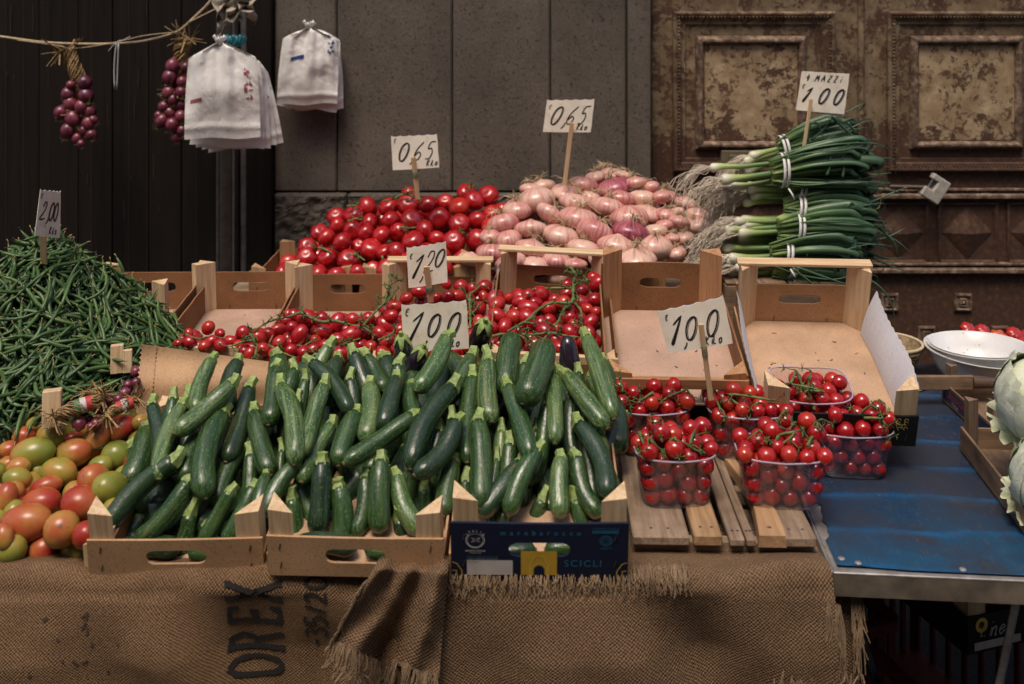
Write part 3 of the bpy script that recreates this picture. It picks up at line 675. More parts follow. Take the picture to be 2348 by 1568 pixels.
def crate(label, mtx, wd=.30, d=.40, hf=.08, hb=.10, hs=.09, hp=.13, hpb=None, panel=CARD, inner=CARD_IN, wood=PINE, fslot=True, bslot=True, front_bar=None, back_bar=False, group='fruit crates on the stall', front_mat=None, name='fruit_crate', pa=.042, warp=0):
    t = thing(name, label, 'crate', group, mtx); hpb = hpb or hp; th = .004
    a = MB(); a.box((0, d/2, .0025), (wd-.002, d-.002, .005), .001); a.build('floor_panel', inner, t)
    if hf: 
        fp = slot_panel(wd, hf, th, (0, hf*.52, .105, .028) if fslot else None, warp).build('front_panel', front_mat or panel, t, 30); fp.location = (0, -th, 0)
        staples(fp, [(s*(wd/2-.022), -.0008, z) for s in (-1, 1) for z in (hf*.28, hf*.75)])
    if hb:
        bp = slot_panel(wd, hb, th, (0, hb*.62, .105, .026) if bslot else None, warp).build('back_panel', panel, t, 30); bp.location = (0, d, 0)
        staples(bp, [(-.06, -.0008, .012), (.07, -.0008, .012)], .1)
    for s in (-1, 1):
        if hs:
            sp = slot_panel(d-.004, hs, th, None, .0).build('side_panel', panel, t, 30); sp.matrix_basis = Matrix.Translation((s*(wd/2-(th if s > 0 else 0)), d/2, 0)) @ Matrix.Rotation(R(90), 4, 'Z') if s < 0 else Matrix.Translation((wd/2, d/2, 0)) @ Matrix.Rotation(R(90), 4, 'Z')
        for fb in (0, 1):
            h = hpb if fb else hp; o = post_mb(pa, h).build('post', wood[2], t)
            o.matrix_basis = Matrix.Translation((s*(wd/2-.0045), .0005 if not fb else d-.0005, .0055)) @ Matrix.Diagonal((-s, 1 if not fb else -1, 1, 1))
    if front_bar:
        a = MB(); a.box((0, .004, front_bar), (wd+.004, .012, .024), .0015); a.build('front_bar', wood[0], t)
    if back_bar:
        a = MB(); a.box((0, d-.012, hpb+.009), (wd+.006, .028, .008), .0012); a.build('handle_bar', wood[0], t)
    return t
# ---- three boxes of zucchini at the front
zc = [crate('plain brown cardboard box of zucchini next to the unripe tomatoes', TR(P(409, 1318, 1.748), 14, 0, 1.5), .302, .40, .078, .05, .040, .124, .07, warp=-.002, group='zucchini boxes at the front'),
      crate('plain brown cardboard box of zucchini between another plain box and the navy box', TR(P(818, 1318, 1.713), 14, 0, -2), .302, .40, .080, .05, .040, .124, .07, warp=-.002, group='zucchini boxes at the front'),
      crate('navy printed box of zucchini with a yellow emblem next to the wooden slats', TR(P(1236, 1322, 1.700), 14, 0, -.6), .300, .40, .112, .06, .045, .152, .07, fslot=True, front_mat=NAVY, warp=-.002, group='zucchini boxes at the front')]
# print on the navy box
def font(parent, s, size, x, z, m, name='print', bold=0, sp=1.0, y=-.0052, align='LEFT', rot=0):
    cu = bpy.data.curves.new('t', 'FONT'); cu.body = s; cu.size = size; cu.space_character = sp; cu.align_x = align; cu.offset = bold
    ob = bpy.data.objects.new('t', cu); me = bpy.data.meshes.new_from_object(ob); bpy.data.objects.remove(ob)
    me.materials.clear(); me.materials.append(m); o = mobj(name, me, parent); o.matrix_basis = Matrix.Translation((x, y, z)) @ Matrix.Rotation(rot, 4, 'Y') @ Matrix.Rotation(R(90), 4, 'X'); return o
def pxz(x, y): return ((x-1188)/2348*.345, .112-(y-168)/2348*.345*1.12)   # crop of the front of the navy box
def arcp(cx_, cz_, r, a0, a1, n=20): return [(cx_+r*math.cos(R(a0+(a1-a0)*i/n)), cz_+r*math.sin(R(a0+(a1-a0)*i/n))) for i in range(n+1)]
def rib(parent, pts, wd, m, name='print', y=-.0050):
    mb = MB(); ribbon(mb, pts, wd, lambda a, b: (a, y, b)); return mb.build(name, m, parent)
nf = [c for c in zc[2].children if c.name.startswith('front_panel')][0]
fr = zc[2]
x, z = pxz(735, 310); font(fr, 'marebarocco', .0135, x, z, PRINT_BLUE, sp=1.95, bold=.0002)
x, z = pxz(1470, 690); font(fr, 'SCICLI', .0185, x, z, PRINT_BLUE, sp=1.25)
x, z = pxz(450, 375)
rib(fr, arcp(x, z, .0155, 130, 410, 36), .0014, PRINT_WHITE); rib(fr, arcp(x, z, .0132, 0, 360, 36), .0006, PRINT_WHITE)
rib(fr, arcp(x, z, .0145, 200, 340, 20), .0030, PRINT_WHITE)
for i, ch in enumerate('ITALIA'):
    a = R(140-i*20); font(fr, ch, .0062, x+math.cos(a)*.0165, z+math.sin(a)*.0165, PRINT_WHITE, align='CENTER', rot=math.pi/2*0-(a-math.pi/2)*1.0, bold=.0001)
for k, st in enumerate(([(-.007, .004), (-.003, .0045), (-.0042, -.003), (-.0075, -.004)], [(-.002, -.004), (-.0005, .004), (.002, -.0035), (.0035, .004)], [(.004, .0042), (.0085, .0045)], [(.0062, .0044), (.005, -.002), (.0085, -.0035)])):
    rib(fr, [(x+a, z+b) for a, b in st], .0010, PRINT_WHITE)
font(fr, "IMPORTE D'ITALIE", .0042, x, z-.0225, PRINT_WHITE, align='CENTER', bold=.0001); font(fr, 'ITALIAN INE', .0036, x, z-.0265, PRINT_WHITE, align='CENTER')
x, z = pxz(350, 585); font(fr, 'www.marebarocco.it', .0062, x, z, PRINT_BLUE); x, z = pxz(350, 610); font(fr, 'VARIETA CONFEZIONE  SICILIA ITALIA', .0030, x, z, PRINT_WHITE)
def rect(parent, x0, x1, z0, z1, m, name='print', y=-.0048):
    mb = MB(); mb.add([(x0, y, z0), (x1, y, z0), (x1, y, z1), (x0, y, z1)], [(0, 1, 2, 3)]); return mb.build(name, m, parent)
(x0, z1), (x1, z0) = pxz(352, 620), pxz(880, 800); rect(fr, x0, x1, z0, z1, LABELW, 'blank_label')
x, z = pxz(365, 645); font(fr, 'Spedizione', .0042, x, z, INK, y=-.0056)
(x0, z1), (x1, z0) = pxz(975, 505), pxz(1390, 800); rect(fr, x0, x1, z0, z1, PRINT_YEL, 'emblem_square')
ex, ez = pxz(1185, 735)
rib(fr, [(ex-.0155, ez-.012), (ex-.0155, ez+.012), (ex-.011, ez+.017)]+arcp(ex, ez+.018, .011, 170, 10, 14)+[(ex+.011, ez+.017), (ex+.0155, ez+.012), (ex+.0155, ez-.012)], .0018, PRINT_LYEL, y=-.0054)
rib(fr, [(ex-.0125, ez-.012)]+arcp(ex, ez, .0125, 180, 0, 14)+[(ex+.0125, ez-.012)], .0018, PRINT_LYEL, y=-.0054)
mb = MB(); pts = [(ex-.009, ez-.012)]+arcp(ex, ez, .009, 180, 0, 14)+[(ex+.009, ez-.012)]; mb.add([(a, -.0056, b) for a, b in pts], [tuple(range(len(pts)))]); mb.build('emblem_arch', NAVY, fr)
ux, uz = pxz(1950, 375)
for r in (.0105, .0085, .0065): rib(fr, arcp(ux, uz, r, 0, 360, 28), .0008, PRINT_BLUE)
rib(fr, [(ux-.0042, uz), (ux, uz+.0042), (ux+.0042, uz), (ux, uz-.0042), (ux-.0042, uz)], .0009, PRINT_BLUE); font(fr, 'UNESCO', .0050, ux, uz-.0165, PRINT_BLUE, align='CENTER')
x, z = pxz(1790, 238); font(fr, 'COMUNE DI SCICLI', .0052, x, z, PRINT_BLUE)
for k in range(2): rect(fr, x, x+.0445, z-.0045-k*.0032, z-.0024-k*.0032, PRINT_BLUE)
for sx in (-1, 1):
    for r in (.0165, .0085): rib(fr, [(sx*(.1475), .034*(r/.0165)), (sx*(.140), .031*(r/.0165)), (sx*(.148-r*.8), .022*(r/.0165)), (sx*(.148-r), .017*(r/.0165)), (sx*(.148-r), .002)], .0018, PRINT_YEL)
# ---- crate of unripe tomatoes: only its side edge shows against the zucchini
crate('old brown box holding the unripe green and red tomatoes', TR(P(20, 1345, 1.752), 10, 0, 2), .36, .40, .03, .09, .075, .08, fslot=False, bslot=False, panel=HARD, inner=HARD_IN)
# ---- second row
crA = crate('empty brown hardboard crate partly buried by the green beans', TR(P(236, 862, 2.43), 5, 0, 1), .29, .40, .05, .112, .085, .10, .138, HARD, HARD_IN, fslot=False)
crB = crate('hardboard crate with loose plum tomatoes along its front and a bare floor behind', TR(P(484, 862, 2.42), 5, 0, 1), .288, .40, .05, .112, .085, .06, .142, HARD, HARD_IN, fslot=False, front_bar=.062)
crC = crate('hardboard crate of plum tomatoes on long vines in front of the round tomatoes', TR(P(742, 868, 2.42), 5, 0, 1), .288, .40, .05, .112, .085, .06, .142, HARD, HARD_IN, fslot=False, front_bar=.062)
crD = crate('crate of plum tomatoes with a pale handle bar behind the sign reading 1,20', TR(P(985, 884, 2.38), 8, 0, 0), .285, .40, .055, .098, .085, .065, .146, HARD, HARD_IN, fslot=False, front_bar=.06, back_bar=True)
cE2 = crate('crate of plum tomatoes with a sloping handle bar next to the empty crate', TR(P(1265, 880, 2.27), 10, 2.5, -2), .290, .40, .055, .098, .085, .065, .140, HARD, HARD_IN, fslot=False, front_bar=.06, back_bar=True)
cE = crate('empty hardboard crate with a bare pinkish floor behind the cherry tomatoes', TR(P(1552, 930, 2.15), 11.5, 0, -3), .30, .40, .0, .130, .075, .075, .172, HARD, HARD_IN, wood=[m_wood('red_pine'+n, i, (.50, .27, .13), (.30, .13, .055)) for i, n in enumerate('xyz')], bslot=True, front_bar=.052, warp=.006, pa=.048)
cF = crate('empty crate lined with wavy white paper, with a pale wooden handle bar', TR(P(1921, 1015, 2.10), 18, 0, -4), .315, .41, .076, .110, .045, .135, .172, CARD, CARD_IN, front_mat=BLACKP, fslot=False, back_bar=True, pa=.046)
# dirt and bits on the empty crates' floors
for par, n in ((cE, 9), (cF, 12), (crB, 4)):
    for i in range(n):
        a = MB(); x, y = rf.uniform(-.12, .12), rf.uniform(.10, .36); an = rf.uniform(0, 6); L = rf.uniform(.004, .011)
        a.tube([(x, y, .0062), (x+math.cos(an)*L, y+math.sin(an)*L, .0068)], .0011, 4); a.build('splinter', STRAW if i % 2 else STAPLE, par)
# white paper lining with scalloped edges inside the last crate
for s in (-1, 1):
    a = MB()
    def lf(u, v, s=s):
        y = .048+.315*u; top = .092+.026*u+.006*math.sin(u*7)+.0055*abs(math.sin(u*44))
        return (s*(.146+.026*v*v+.005*math.sin(u*5)*v-.02*(1-v)**2*max(0, u-.7)), y, .007+top*v)
    a.grid(lf, 90, 8); a.uv = {}; a.build('paper_lining', WHITEP, cF, 179)
font(cF, 'ORIGINE ITALIA', .011, -.085, .052, PRINT_WHITE)
for k in range(16):
    cx_, cz_ = .095+(k % 4)*.012+rf.uniform(-.003, .003), .045+(k//4)*.007; rib(cF, arcp(cx_, cz_, .004, 0, 250, 6), .0013, PRINT_LYEL, 'flower_print')
# ---- risers: old crates that carry the second row
def riser(label, x, y, z0, h, wd, d, rz=0):
    t = thing('wooden_crate', label, 'crate', 'old slatted crates used as risers', TR((x, y, z0), 0, 0, rz))
    for k in range(2):
        zc_ = (k+.5)*h/2
        for s in (-1, 1):
            a = MB(); a.box((0, s*(d/2), zc_), (wd, .008, h/2-.008), .001); a.build('slat', OLD[0], t)
            a = MB(); a.box((s*(wd/2-.006), 0, zc_), (.008, d-.012, h/2-.008), .001); a.build('slat', OLD[1], t)
    for sx in (-1, 1):
        for sy in (-1, 1):
            a = MB(); a.box((sx*(wd/2-.022), sy*(d/2-.018), h/2), (.024, .024, h), .001); a.build('post', OLD[2], t)
    for k in range(4):
        a = MB(); a.box((-wd/2+wd*(k+.5)/4, 0, h+.003), (wd/4-.008, d, .006), .001); a.build('slat', OLD[1], t)
    return t
riser('dark slatted crate under the crates next to the beans', -.73, 2.64, TZ, .085, .60, .34)
riser('dark slatted crate under the plum tomato crates', -.16, 2.62, TZ, .085, .50, .34)
riser('dark slatted crate under the empty pink floored crate', .33, 2.44, TZ, .13, .42, .26)
riser('dark slatted crate under the paper lined crate beside the basket', .80, 2.42, BZ, .09, .30, .16)
riser('wooden crate standing under the bunches of spring onions', .79, 2.98, .0, .835, .36, .26)
# ---- back row crates holding tomatoes and onions
for i, (x, yb, lab) in enumerate(((690, 705, 'crate under the end of the round tomato heap'), (943, 705, 'crate under the middle of the round tomato heap'), (1170, 700, 'crate between the tomato heap and the pink onions'), (1408, 690, 'crate in the middle of the pink onion heap'))):
    crate('hardboard '+lab+' by the wall', TR(P(x, yb, 2.935), 0, 0, 0), .302, .40, .075, .075, .075, (.115, .115, .150, .160)[i], .10, HARD, HARD_IN, wood=GREYW if i > 5 else [m_wood('tan_wood%d%s' % (i, n), k, (.50, .31, .16), (.30, .17, .085)) for k, n in enumerate('xyz')], fslot=False, bslot=False, group='crates along the wall')
# ---- wooden pallet of slats under the cherry tomato punnets
pt = thing('slat_pallet', 'weathered pallet of uneven wooden slats under the cherry tomato punnets', 'pallet', mtx=TR(PZ(1657, 1282, TZ+.006), 0, 0, -1.5))
W = .325; PH = .032
for y in (.012, .20, .42):
    a = MB(); a.box((0, y, PH/2), (W, .022, PH-.002), .002); a.build('bearer', GREYW[0], pt)
for x0, x1, m, th in ((-.163, -.062, GREYW, .017), (-.054, -.004, OLD if 0 else [m_wood('brown_slat'+n, i, (.40, .25, .13), (.20, .11, .05), .75, 40, .3) for i, n in enumerate('xyz')], .020), (.010, .036, GREYW, .014), (.039, .055, GREYW, .014), (.101, .163, GREYW, .018)):
    a = MB(); a.box(((x0+x1)/2, .21, PH+th/2), (x1-x0, .455, th), .0025); sl = a.build('slat', m[1], pt)
    for k in range(2):
        b = MB(); b.lathe([(.0028, 0), (.0022, .0008), (.0003, .001)], 8); o = b.build('nail', STAPLE, pt); o.location = ((x0+x1)/2+(k-.5)*min(.03, (x1-x0)*.4), .010, PH+th)
a = MB()                                         # the crooked slat with a wavy outline
n = 16; V = []
for i in range(n+1):
    y = -.018+.47*i/n; off = .014*math.sin(i/n*5.2+.3)-.012*i/n; wd_ = .036+.014*math.sin(i/n*6+1.5)
    V += [(.080+off-wd_/2, y, PH), (.080+off+wd_/2, y, PH), (.080+off+wd_/2-.002, y, PH+.021), (.080+off-wd_/2+.002, y, PH+.021)]
fs = [(0, 1, 2, 3), (4*n+3, 4*n+2, 4*n+1, 4*n)]+[(4*i+k, 4*i+4+k, 4*i+4+(k+1) % 4, 4*i+(k+1) % 4) for i in range(n) for k in range(4)]
a.add(V, fs); a.fix = True; sl = a.build('slat', m_wood('knotty_slat', 1, (.46, .28, .15), (.24, .12, .055), .7, 30), pt); sl['label'] = 'crooked knotty slat with a wavy outline'
b = MB(); b.lathe([(.004, 0), (.003, .001), (.0003, .0012)], 8); o = b.build('nail', STAPLE, pt); o.location = (.085, .010, PH+.021)

# ============================================================ PRICE SIGNS
HW = {'0': [[(.55, 1), (.22, .82), (.08, .45), (.2, .08), (.48, 0), (.78, .25), (.9, .62), (.78, .95), (.5, .98)]],
 '1': [[(.12, .72), (.62, 1), (.5, .72), (.12, .0)]], '2': [[(.2, .72), (.38, .98), (.68, .95), (.72, .7), (.5, .4), (.12, .04), (.5, .0), (.9, .08)]],
 '5': [[(.95, 1), (.45, .95), (.32, .6), (.62, .62), (.78, .38), (.6, .06), (.2, .05)]], '6': [[(.8, 1), (.35, .68), (.12, .3), (.28, .02), (.6, .08), (.72, .32), (.45, .45), (.18, .25)]],
 ',': [[(.55, .12), (.5, -.06), (.3, -.24)]], '.': [[(.4, .02), (.5, .06)]], 'e': [[(.8, .85), (.4, .95), (.15, .6), (.3, .15), (.75, .1)], [(.1, .55), (.65, .58)]],
 'K': [[(.2, 1), (.12, 0)], [(.75, .95), (.18, .45), (.8, .05)]], 'i': [[(.4, .6), (.35, .05)], [(.45, .85), (.47, .92)]], 'L': [[(.25, .9), (.15, .1), (.7, .12)]],
 'o': [[(.5, .62), (.2, .4), (.35, .1), (.7, .2), (.72, .5), (.5, .62)]], '4': [[(.35, 1), (.08, .4), (.75, .42)], [(.62, .75), (.5, -.05)]],
 'M': [[(.05, 0), (.22, .95), (.48, .35), (.8, .95), (.9, 0)]], 'A': [[(.05, 0), (.5, .98), (.9, 0)], [(.22, .38), (.78, .4)]], 'Z': [[(.1, .92), (.85, .95), (.1, .06), (.9, .02)]],
 'V': [[(.0, .75), (.25, 1), (.35, .6), (.42, .05), (.75, .6), (.8, 1), (.6, .9)]], 'r': [[(.2, .6), (.25, 0)], [(.22, .35), (.5, .62), (.75, .5)]], 'd': [[(.7, .45), (.4, .6), (.15, .3), (.35, 0), (.7, .25), (.8, 1.0), (.72, .1), (.9, .02)]],
 'n': [[(.15, .6), (.12, 0), (.2, .4), (.5, .6), (.62, .4), (.6, 0), (.8, .1)]], 'a': [[(.7, .5), (.4, .6), (.15, .3), (.35, 0), (.7, .3), (.72, .6), (.7, .1), (.9, .05)]], 'E': [[(.8, .25), (.4, .0), (.15, .3), (.4, .6), (.7, .45), (.2, .28)]]}
def hand(mb, text, x, y, h, adv, wd, put, slant=.28, bold='1', squeeze=.56):
    for ch in text:
        for st in HW.get(ch, []):
            pts = [(p.x, p.y) for p in smooth_path([(q[0]*h*squeeze+q[1]*h*slant, q[1]*h, 0) for q in st], 6)] if len(st) > 2 and ch not in '1ZMA4KL' else dense([(q[0]*h*squeeze+q[1]*h*slant, q[1]*h) for q in st], .05)
            pts = [(x+a, y+b) for a, b in pts]
            k = 2.1 if ch in bold and len(ch) else 1.0
            ribbon(mb, pts, lambda t: wd*(1+(k-1)*max(0, t-.35)*1.6)*(1 if .02 < t < .98 else .6), put)
            if ch == '0' and wd > .02: ribbon(mb, [(a+wd*.9, b*1.0-wd*.5) for a, b in pts], wd*.45, put)
        x += adv*(.45 if ch in ',.i' else 1)*h
def sign(label, corners, Ys, rows, stick, scal=True, bend=.004, name='price_sign', thread=None, extra=0):
    (tl, tr_, br, bl) = [P(c[0], c[1], y) for c, y in zip(corners, Ys)]
    root = thing(name, label, 'price sign', 'handwritten price signs', TR((bl+br)/2)); o0 = root.location.copy()
    W_, H_ = (br-bl).length, (tl-bl).length; asp = W_/H_
    nrm = (br-bl).cross(tl-bl).normalized()
    if nrm.y > 0: nrm = -nrm
    def put(u, v, off=0):                         # u 0..1, v 0..1
        p = bl.lerp(br, u).lerp(tl.lerp(tr_, u), v)
        return p+nrm*(off+bend*math.sin(u*math.pi)-bend*.5*v)-o0
    a = MB(); nx = 42; V = []
    tp = [(1.0-(.028*abs(math.sin(i/nx*math.pi*5)) if scal else .012*rf.random())) for i in range(nx+1)]
    for off in (0, -.0014):
        for j in range(5): V += [put(i/nx+(.004*math.sin(j*3.3+i) if i in (0, nx) else 0), (j/4)*tp[i], off) for i in range(nx+1)]
    k = nx+1; q = 5*k; fs = []
    for j in range(4):
        for i in range(nx): fs += [(j*k+i, j*k+i+1, (j+1)*k+i+1, (j+1)*k+i), (q+j*k+i+1, q+j*k+i, q+(j+1)*k+i, q+(j+1)*k+i+1)]
    for i in range(nx): fs += [(i+1, i, q+i, q+i+1), (4*k+i, 4*k+i+1, q+4*k+i+1, q+4*k+i)]
    for j in range(4): fs += [(j*k, (j+1)*k, q+(j+1)*k, q+j*k), ((j+1)*k+nx, j*k+nx, q+j*k+nx, q+(j+1)*k+nx)]
    a.add(V, fs); a.build('card', SIGN, root, 60)
    if scal:                                       # torn blue edge showing behind the scallops
        a = MB(); V = []
        for i in range(nx+1): V += [put(i/nx, .90, -.0022), put(i/nx, tp[i]+.012*abs(math.sin(i*1.7)), -.0022)]
        a.add(V, [(2*i, 2*i+2, 2*i+3, 2*i+1) for i in range(nx)]); a.build('backing_card', flat('backing_blue', (.03, .035, .12)), root)
    if extra:
        a = MB(); V = [put(.35, -.035, -.003), put(1.01, -.05, -.003), put(1.0, .3, -.003), put(.3, .3, -.003)]; a.add(V, [(0, 1, 2, 3)]); a.build('backing_card', SIGN, root)
    mb = MB()
    for text, x, y, h, adv, wd in rows: hand(mb, text, x, y, h, adv, wd, lambda X, Y: put(X/asp, Y, .0007))
    mb.build('handwriting', INK, root)
    if stick:
        (s0, s1, sw, Y0, Y1) = stick; p0, p1 = P(*s0, Y0), P(*s1, Y1); d = p1-p0; wv = sw/F*Y0
        a = MB(); a.box((0, 0, 0), (wv, .004, d.length), .0008); o = a.build('stick', STICK, root); o.matrix_basis = Matrix.Translation(-o0) @ aim((p0+p1)/2, d)
        z_ = d.normalized(); x_ = Vector((0, 1, 0)).cross(z_).normalized(); y_ = z_.cross(x_); m3 = Matrix((x_, y_, z_)).transposed().to_4x4()
        o.matrix_basis = Matrix.Translation((p0+p1)/2-o0) @ m3
        if thread:
            its = [[p0.lerp(p1, f)-o0+Vector((wv*.6*math.cos(t), .0045*math.sin(t)-.0005, t*.0002)) for t in [i*.8 for i in range(9)]] for f in [thread+k*.028 for k in range(5)]]
            strands('green_thread', root, its, .0007, flat('thread_green', (.02, .16, .08)))
    return root
sign('torn card reading 2,00 kilo on a stick in the green beans', [(95, 434), (141, 438), (138, 546), (80, 540)], [2.26, 2.36, 2.36, 2.26], [('e', .04, .80, .12, .5, .022), ('2,00', .05, .36, .38, .56, .035), ('KiLo', .45, .06, .17, .55, .030)], ((97, 515), (101, 605), 15, 2.29, 2.33))
sign('card reading 0,65 kilo on a stick with green thread in the round tomatoes', [c2(735, 215), c2(975, 203), c2(988, 378), c2(745, 393)], [3.02]*4, [('e', .06, .78, .14, .5, .020), ('0,65', .14, .26, .52, .60, .034), ('KiLo', .98, .06, .19, .50, .030)], (c2(852, 325), c2(876, 545), 11, 3.005, 3.03), thread=.36)
sign('card reading 0,65 kilo on a long stick in the pink onions', [c2(1550, 25), c2(1798, 20), c2(1778, 195), c2(1528, 193)], [3.10]*4, [('e', .08, .70, .14, .5, .020), ('0,65', .14, .24, .54, .62, .036), ('KiLo', 1.0, .06, .19, .50, .030)], (c2(1680, 145), c2(1642, 465), 10, 3.085, 3.11))
sign('card reading 4. MAZZi 1 00 on a thin stick in the spring onions', [c3(1010, 405), c3(1282, 420), c3(1250, 652), c3(975, 628)], [2.96]*4, [('4.MAZZi', .12, .76, .17, .92, .030), ('e', .06, .56, .11, .5, .022), ('100', .10, .22, .38, 1.0, .036)], (c3(1062, 565), c3(1018, 850), 8, 2.945, 2.95), scal=False, extra=1)
sign('card reading 1,20 on a thread wrapped stick in the plum tomatoes', [c7(210, 68), c7(475, 25), c7(487, 300), c7(225, 340)], [2.52]*4, [('e', .06, .70, .13, .5, .022), ('1', .08, .22, .55, .55, .034), (',', .24, .20, .4, .5, .03), ('2', .36, .32, .50, .5, .028), ('0', .64, .42, .40, .5, .028)], (c7(345, 195), c7(375, 435), 14, 2.505, 2.53), thread=.60)
sign('card reading 1,00 kilo partly hidden behind the tall zucchini', [c7(175, 452), c7(612, 420), c7(632, 745), c7(190, 762)], [2.17]*4, [('e', .06, .74, .17, .5, .022), ('1', .06, .14, .68, .5, .034), (',', .36, .16, .5, .5, .032), ('0', .50, .30, .46, .6, .034), ('0', .92, .28, .48, .6, .034), ('KiLo', .90, .05, .18, .5, .026)], ((1003, 715), (1006, 880), 14, 2.178, 2.16))
sign('stained card reading 1,00 kilo on a thin stick above the cherry tomatoes', [c8(550, 578), c8(995, 475), c8(1060, 795), c8(625, 860)], [2.03]*4, [('e', .12, .74, .13, .5, .024), ('1', .10, .17, .62, .5, .040), (',', .34, .14, .4, .5, .032), ('0', .44, .24, .48, .6, .036), ('0', .92, .24, .52, .6, .036), ('KiLo', .86, .05, .20, .62, .030)], (c8(845, 665), c8(912, 1175), 12, 2.015, 2.04), thread=.30)
# ============================================================ PRODUCE: shared shapes
def relax(C, Rr, owner=None, layer=None, it=50, k=.22, cap=.07):
    """push overlapping balls apart along each one's own line of sight; C (n,3), owner groups balls into one body"""
    C = np.array(C, float); Rr = np.array(Rr, float); n = len(C); own = np.arange(n) if owner is None else np.array(owner)
    m = own.max()+1; lay = np.zeros(m) if layer is None else np.array(layer, float)
    eye = np.array([0, 0, CZ]); mean = np.stack([C[own == i].mean(0) for i in range(m)]); ray = mean-eye; ray /= np.linalg.norm(ray, axis=1)[:, None]
    s = np.zeros(m)
    for _ in range(it):
        Q = C+ray[own]*s[own][:, None]
        D = np.linalg.norm(Q[:, None]-Q[None], axis=2); pen = Rr[:, None]+Rr[None]-D; pen[own[:, None] == own[None]] = 0
        I, J = np.where(np.triu(pen, 1) > .0005)
        if not len(I): break
        up = np.zeros(m); dn = np.zeros(m)
        dep = np.linalg.norm(Q-eye, axis=1)
        for i, j in zip(I, J):
            a, b = own[i], own[j]; p = pen[i, j]
            near = a if (lay[a], -dep[i]) > (lay[b], -dep[j]) else b; far = b if near == a else a
            dn[near] = max(dn[near], p); up[far] = max(up[far], p)
        s = np.clip(s+k*(up-np.where(lay <= -3, 0, dn)), -cap, cap*np.where(lay <= -4, .05, np.where(lay <= -3, .5, 1)))
    return C+ray[own]*s[own][:, None]
def ball(mb, r, sz=1.0, n=14, m=9, lob=0, nl=5, dim=.12, pinch=0):
    prof = []
    for i in range(m+1):
        a = -math.pi/2+math.pi*i/m; rr = max(.0004, r*math.cos(a)); z = r*sz*math.sin(a)
        if a > 0: z -= dim*r*max(0, 1-rr/(r*.55))
        if pinch and a < 0: rr *= 1-pinch*(-a/(math.pi/2))**2
        prof.append((rr, z))
    mb.lathe(prof, n, wob=(lambda a, t: 1+lob*math.cos(nl*a)*math.sin(t*math.pi)) if lob else None)
def ball_mesh(name, mat, r, sz=1, lob=0, nl=5, dim=.12, n=16, m=11, seed=0, off=.03):
    mb = MB(); ball(mb, r, sz, n, m, lob, nl, dim); rr = random.Random(seed)
    k = [rr.uniform(-1, 1) for _ in range(6)]
    mb.v = [(x*(1+off*k[0]*y/r), y*(1+off*k[1]*z/r)*(1+off*k[4]), z*(1+off*k[2]*x/r)) for x, y, z in mb.v]
    me = mb.build(None, mat, None, 179); me.name = name; return me
def calyx_mesh(name, s, n=5, seed=0, mat=None, up=.5):
    mb = MB(); r = random.Random(seed)
    for i in range(n):
        a = 2*math.pi*i/n+r.uniform(-.25, .25); L = s*r.uniform(.8, 1.2); c, d = math.cos(a), math.sin(a); lift = r.uniform(.1, up)*s
        mb.tube([(0, 0, .0005), (c*L*.45, d*L*.45, .001+lift*.3), (c*L*.8, d*L*.8, lift*.6), (c*L, d*L, lift*1.3)], [.0022, .0026, .0016, .0003], 5, flat=.35)
    mb.tube([(0, 0, -.001), (s*.1, 0, s*.3), (s*.3, s*.1, s*.65)], [.002, .0016, .0018], 5)
    me = mb.build(None, mat or CALYX, None, 179); me.name = name; return me
UP = Vector((0, 0, 1))
def rdir(spread=1.0, r=rng):
    v = Vector((r.gauss(0, 1), r.gauss(0, 1), r.gauss(0, 1))).normalized(); return (UP*(1-spread)+v*spread).normalized()

# ---- round red tomatoes in the back heap
TM = [ball_mesh('tomato', TOM, 1, .84, .03, 5, .16, seed=i) for i in range(5)]
TCAL = [calyx_mesh('calyx', .62, 5, i) for i in range(3)]
for me in TCAL:
    for v in me.vertices: pass
pl_t = Plane(2.94, .835, 3.20, 1.03)
tl = [(1130,515,50),(1172,552,50),(1242,528,55),(1090,585,52),(1020,562,46),(928,572,47),(828,575,58),(722,585,50),(616,588,55),(1262,622,48),(1190,660,52),(1094,675,54),(988,650,58),(846,655,58),(735,660,52),(625,670,48),(540,628,52),(450,635,47),(452,682,44),(535,712,53),(603,722,47),(684,735,50),(776,720,50),(912,708,53),(365,722,48),(400,745,46),(480,770,50),(632,805,57),(850,765,57),(1065,765,58),(1186,762,58),(975,755,45),(300,795,48),(296,848,52),(200,880,47),(400,850,50),(515,862,56),(760,825,54),(570,790,42),(360,942,52),(452,940,47),(640,915,46),(718,912,56),(825,872,48),(268,915,40),(930,815,46),(700,820,42),(1000,840,46),(1100,850,45),(560,930,44),(880,900,48),(1250,690,45),(830,520,40),(1010,910,50),(170,930,40)]
def place_balls(lst, cr, plane, rscale=1.0):
    C, Rr = [], []
    for x, y, r in [(q[0], q[1], q[2]) for q in lst]:
        X, Y = cr(x, y); x2, _ = cr(x+r, y); p = plane.at(X, Y); C.append(p); Rr.append((x2-X)/F*p.y*rscale)
    return C, Rr
C, Rr = place_balls(tl, c2, pl_t, 1.07); nvis = len(C)
rr = random.Random(4)
for i in range(60):                               # the tomatoes underneath and behind that hold the heap up
    X = rr.uniform(-.66, 0.02); Y = rr.uniform(3.02, 3.32); C.append(Vector((X, Y, .80+max(0, min(.17, (Y-2.98)*.62))*min(1, max(.15, (X+.75)*3.2))-rr.uniform(.02, .07)))); Rr.append(.032)
Cx = relax(C, [r*.93 for r in Rr], layer=[1]*nvis+[0]*(len(C)-nvis))
stems = {0, 2, 6, 13, 16, 24, 29, 33, 35, 36, 42, 17, 4, 11, 38}
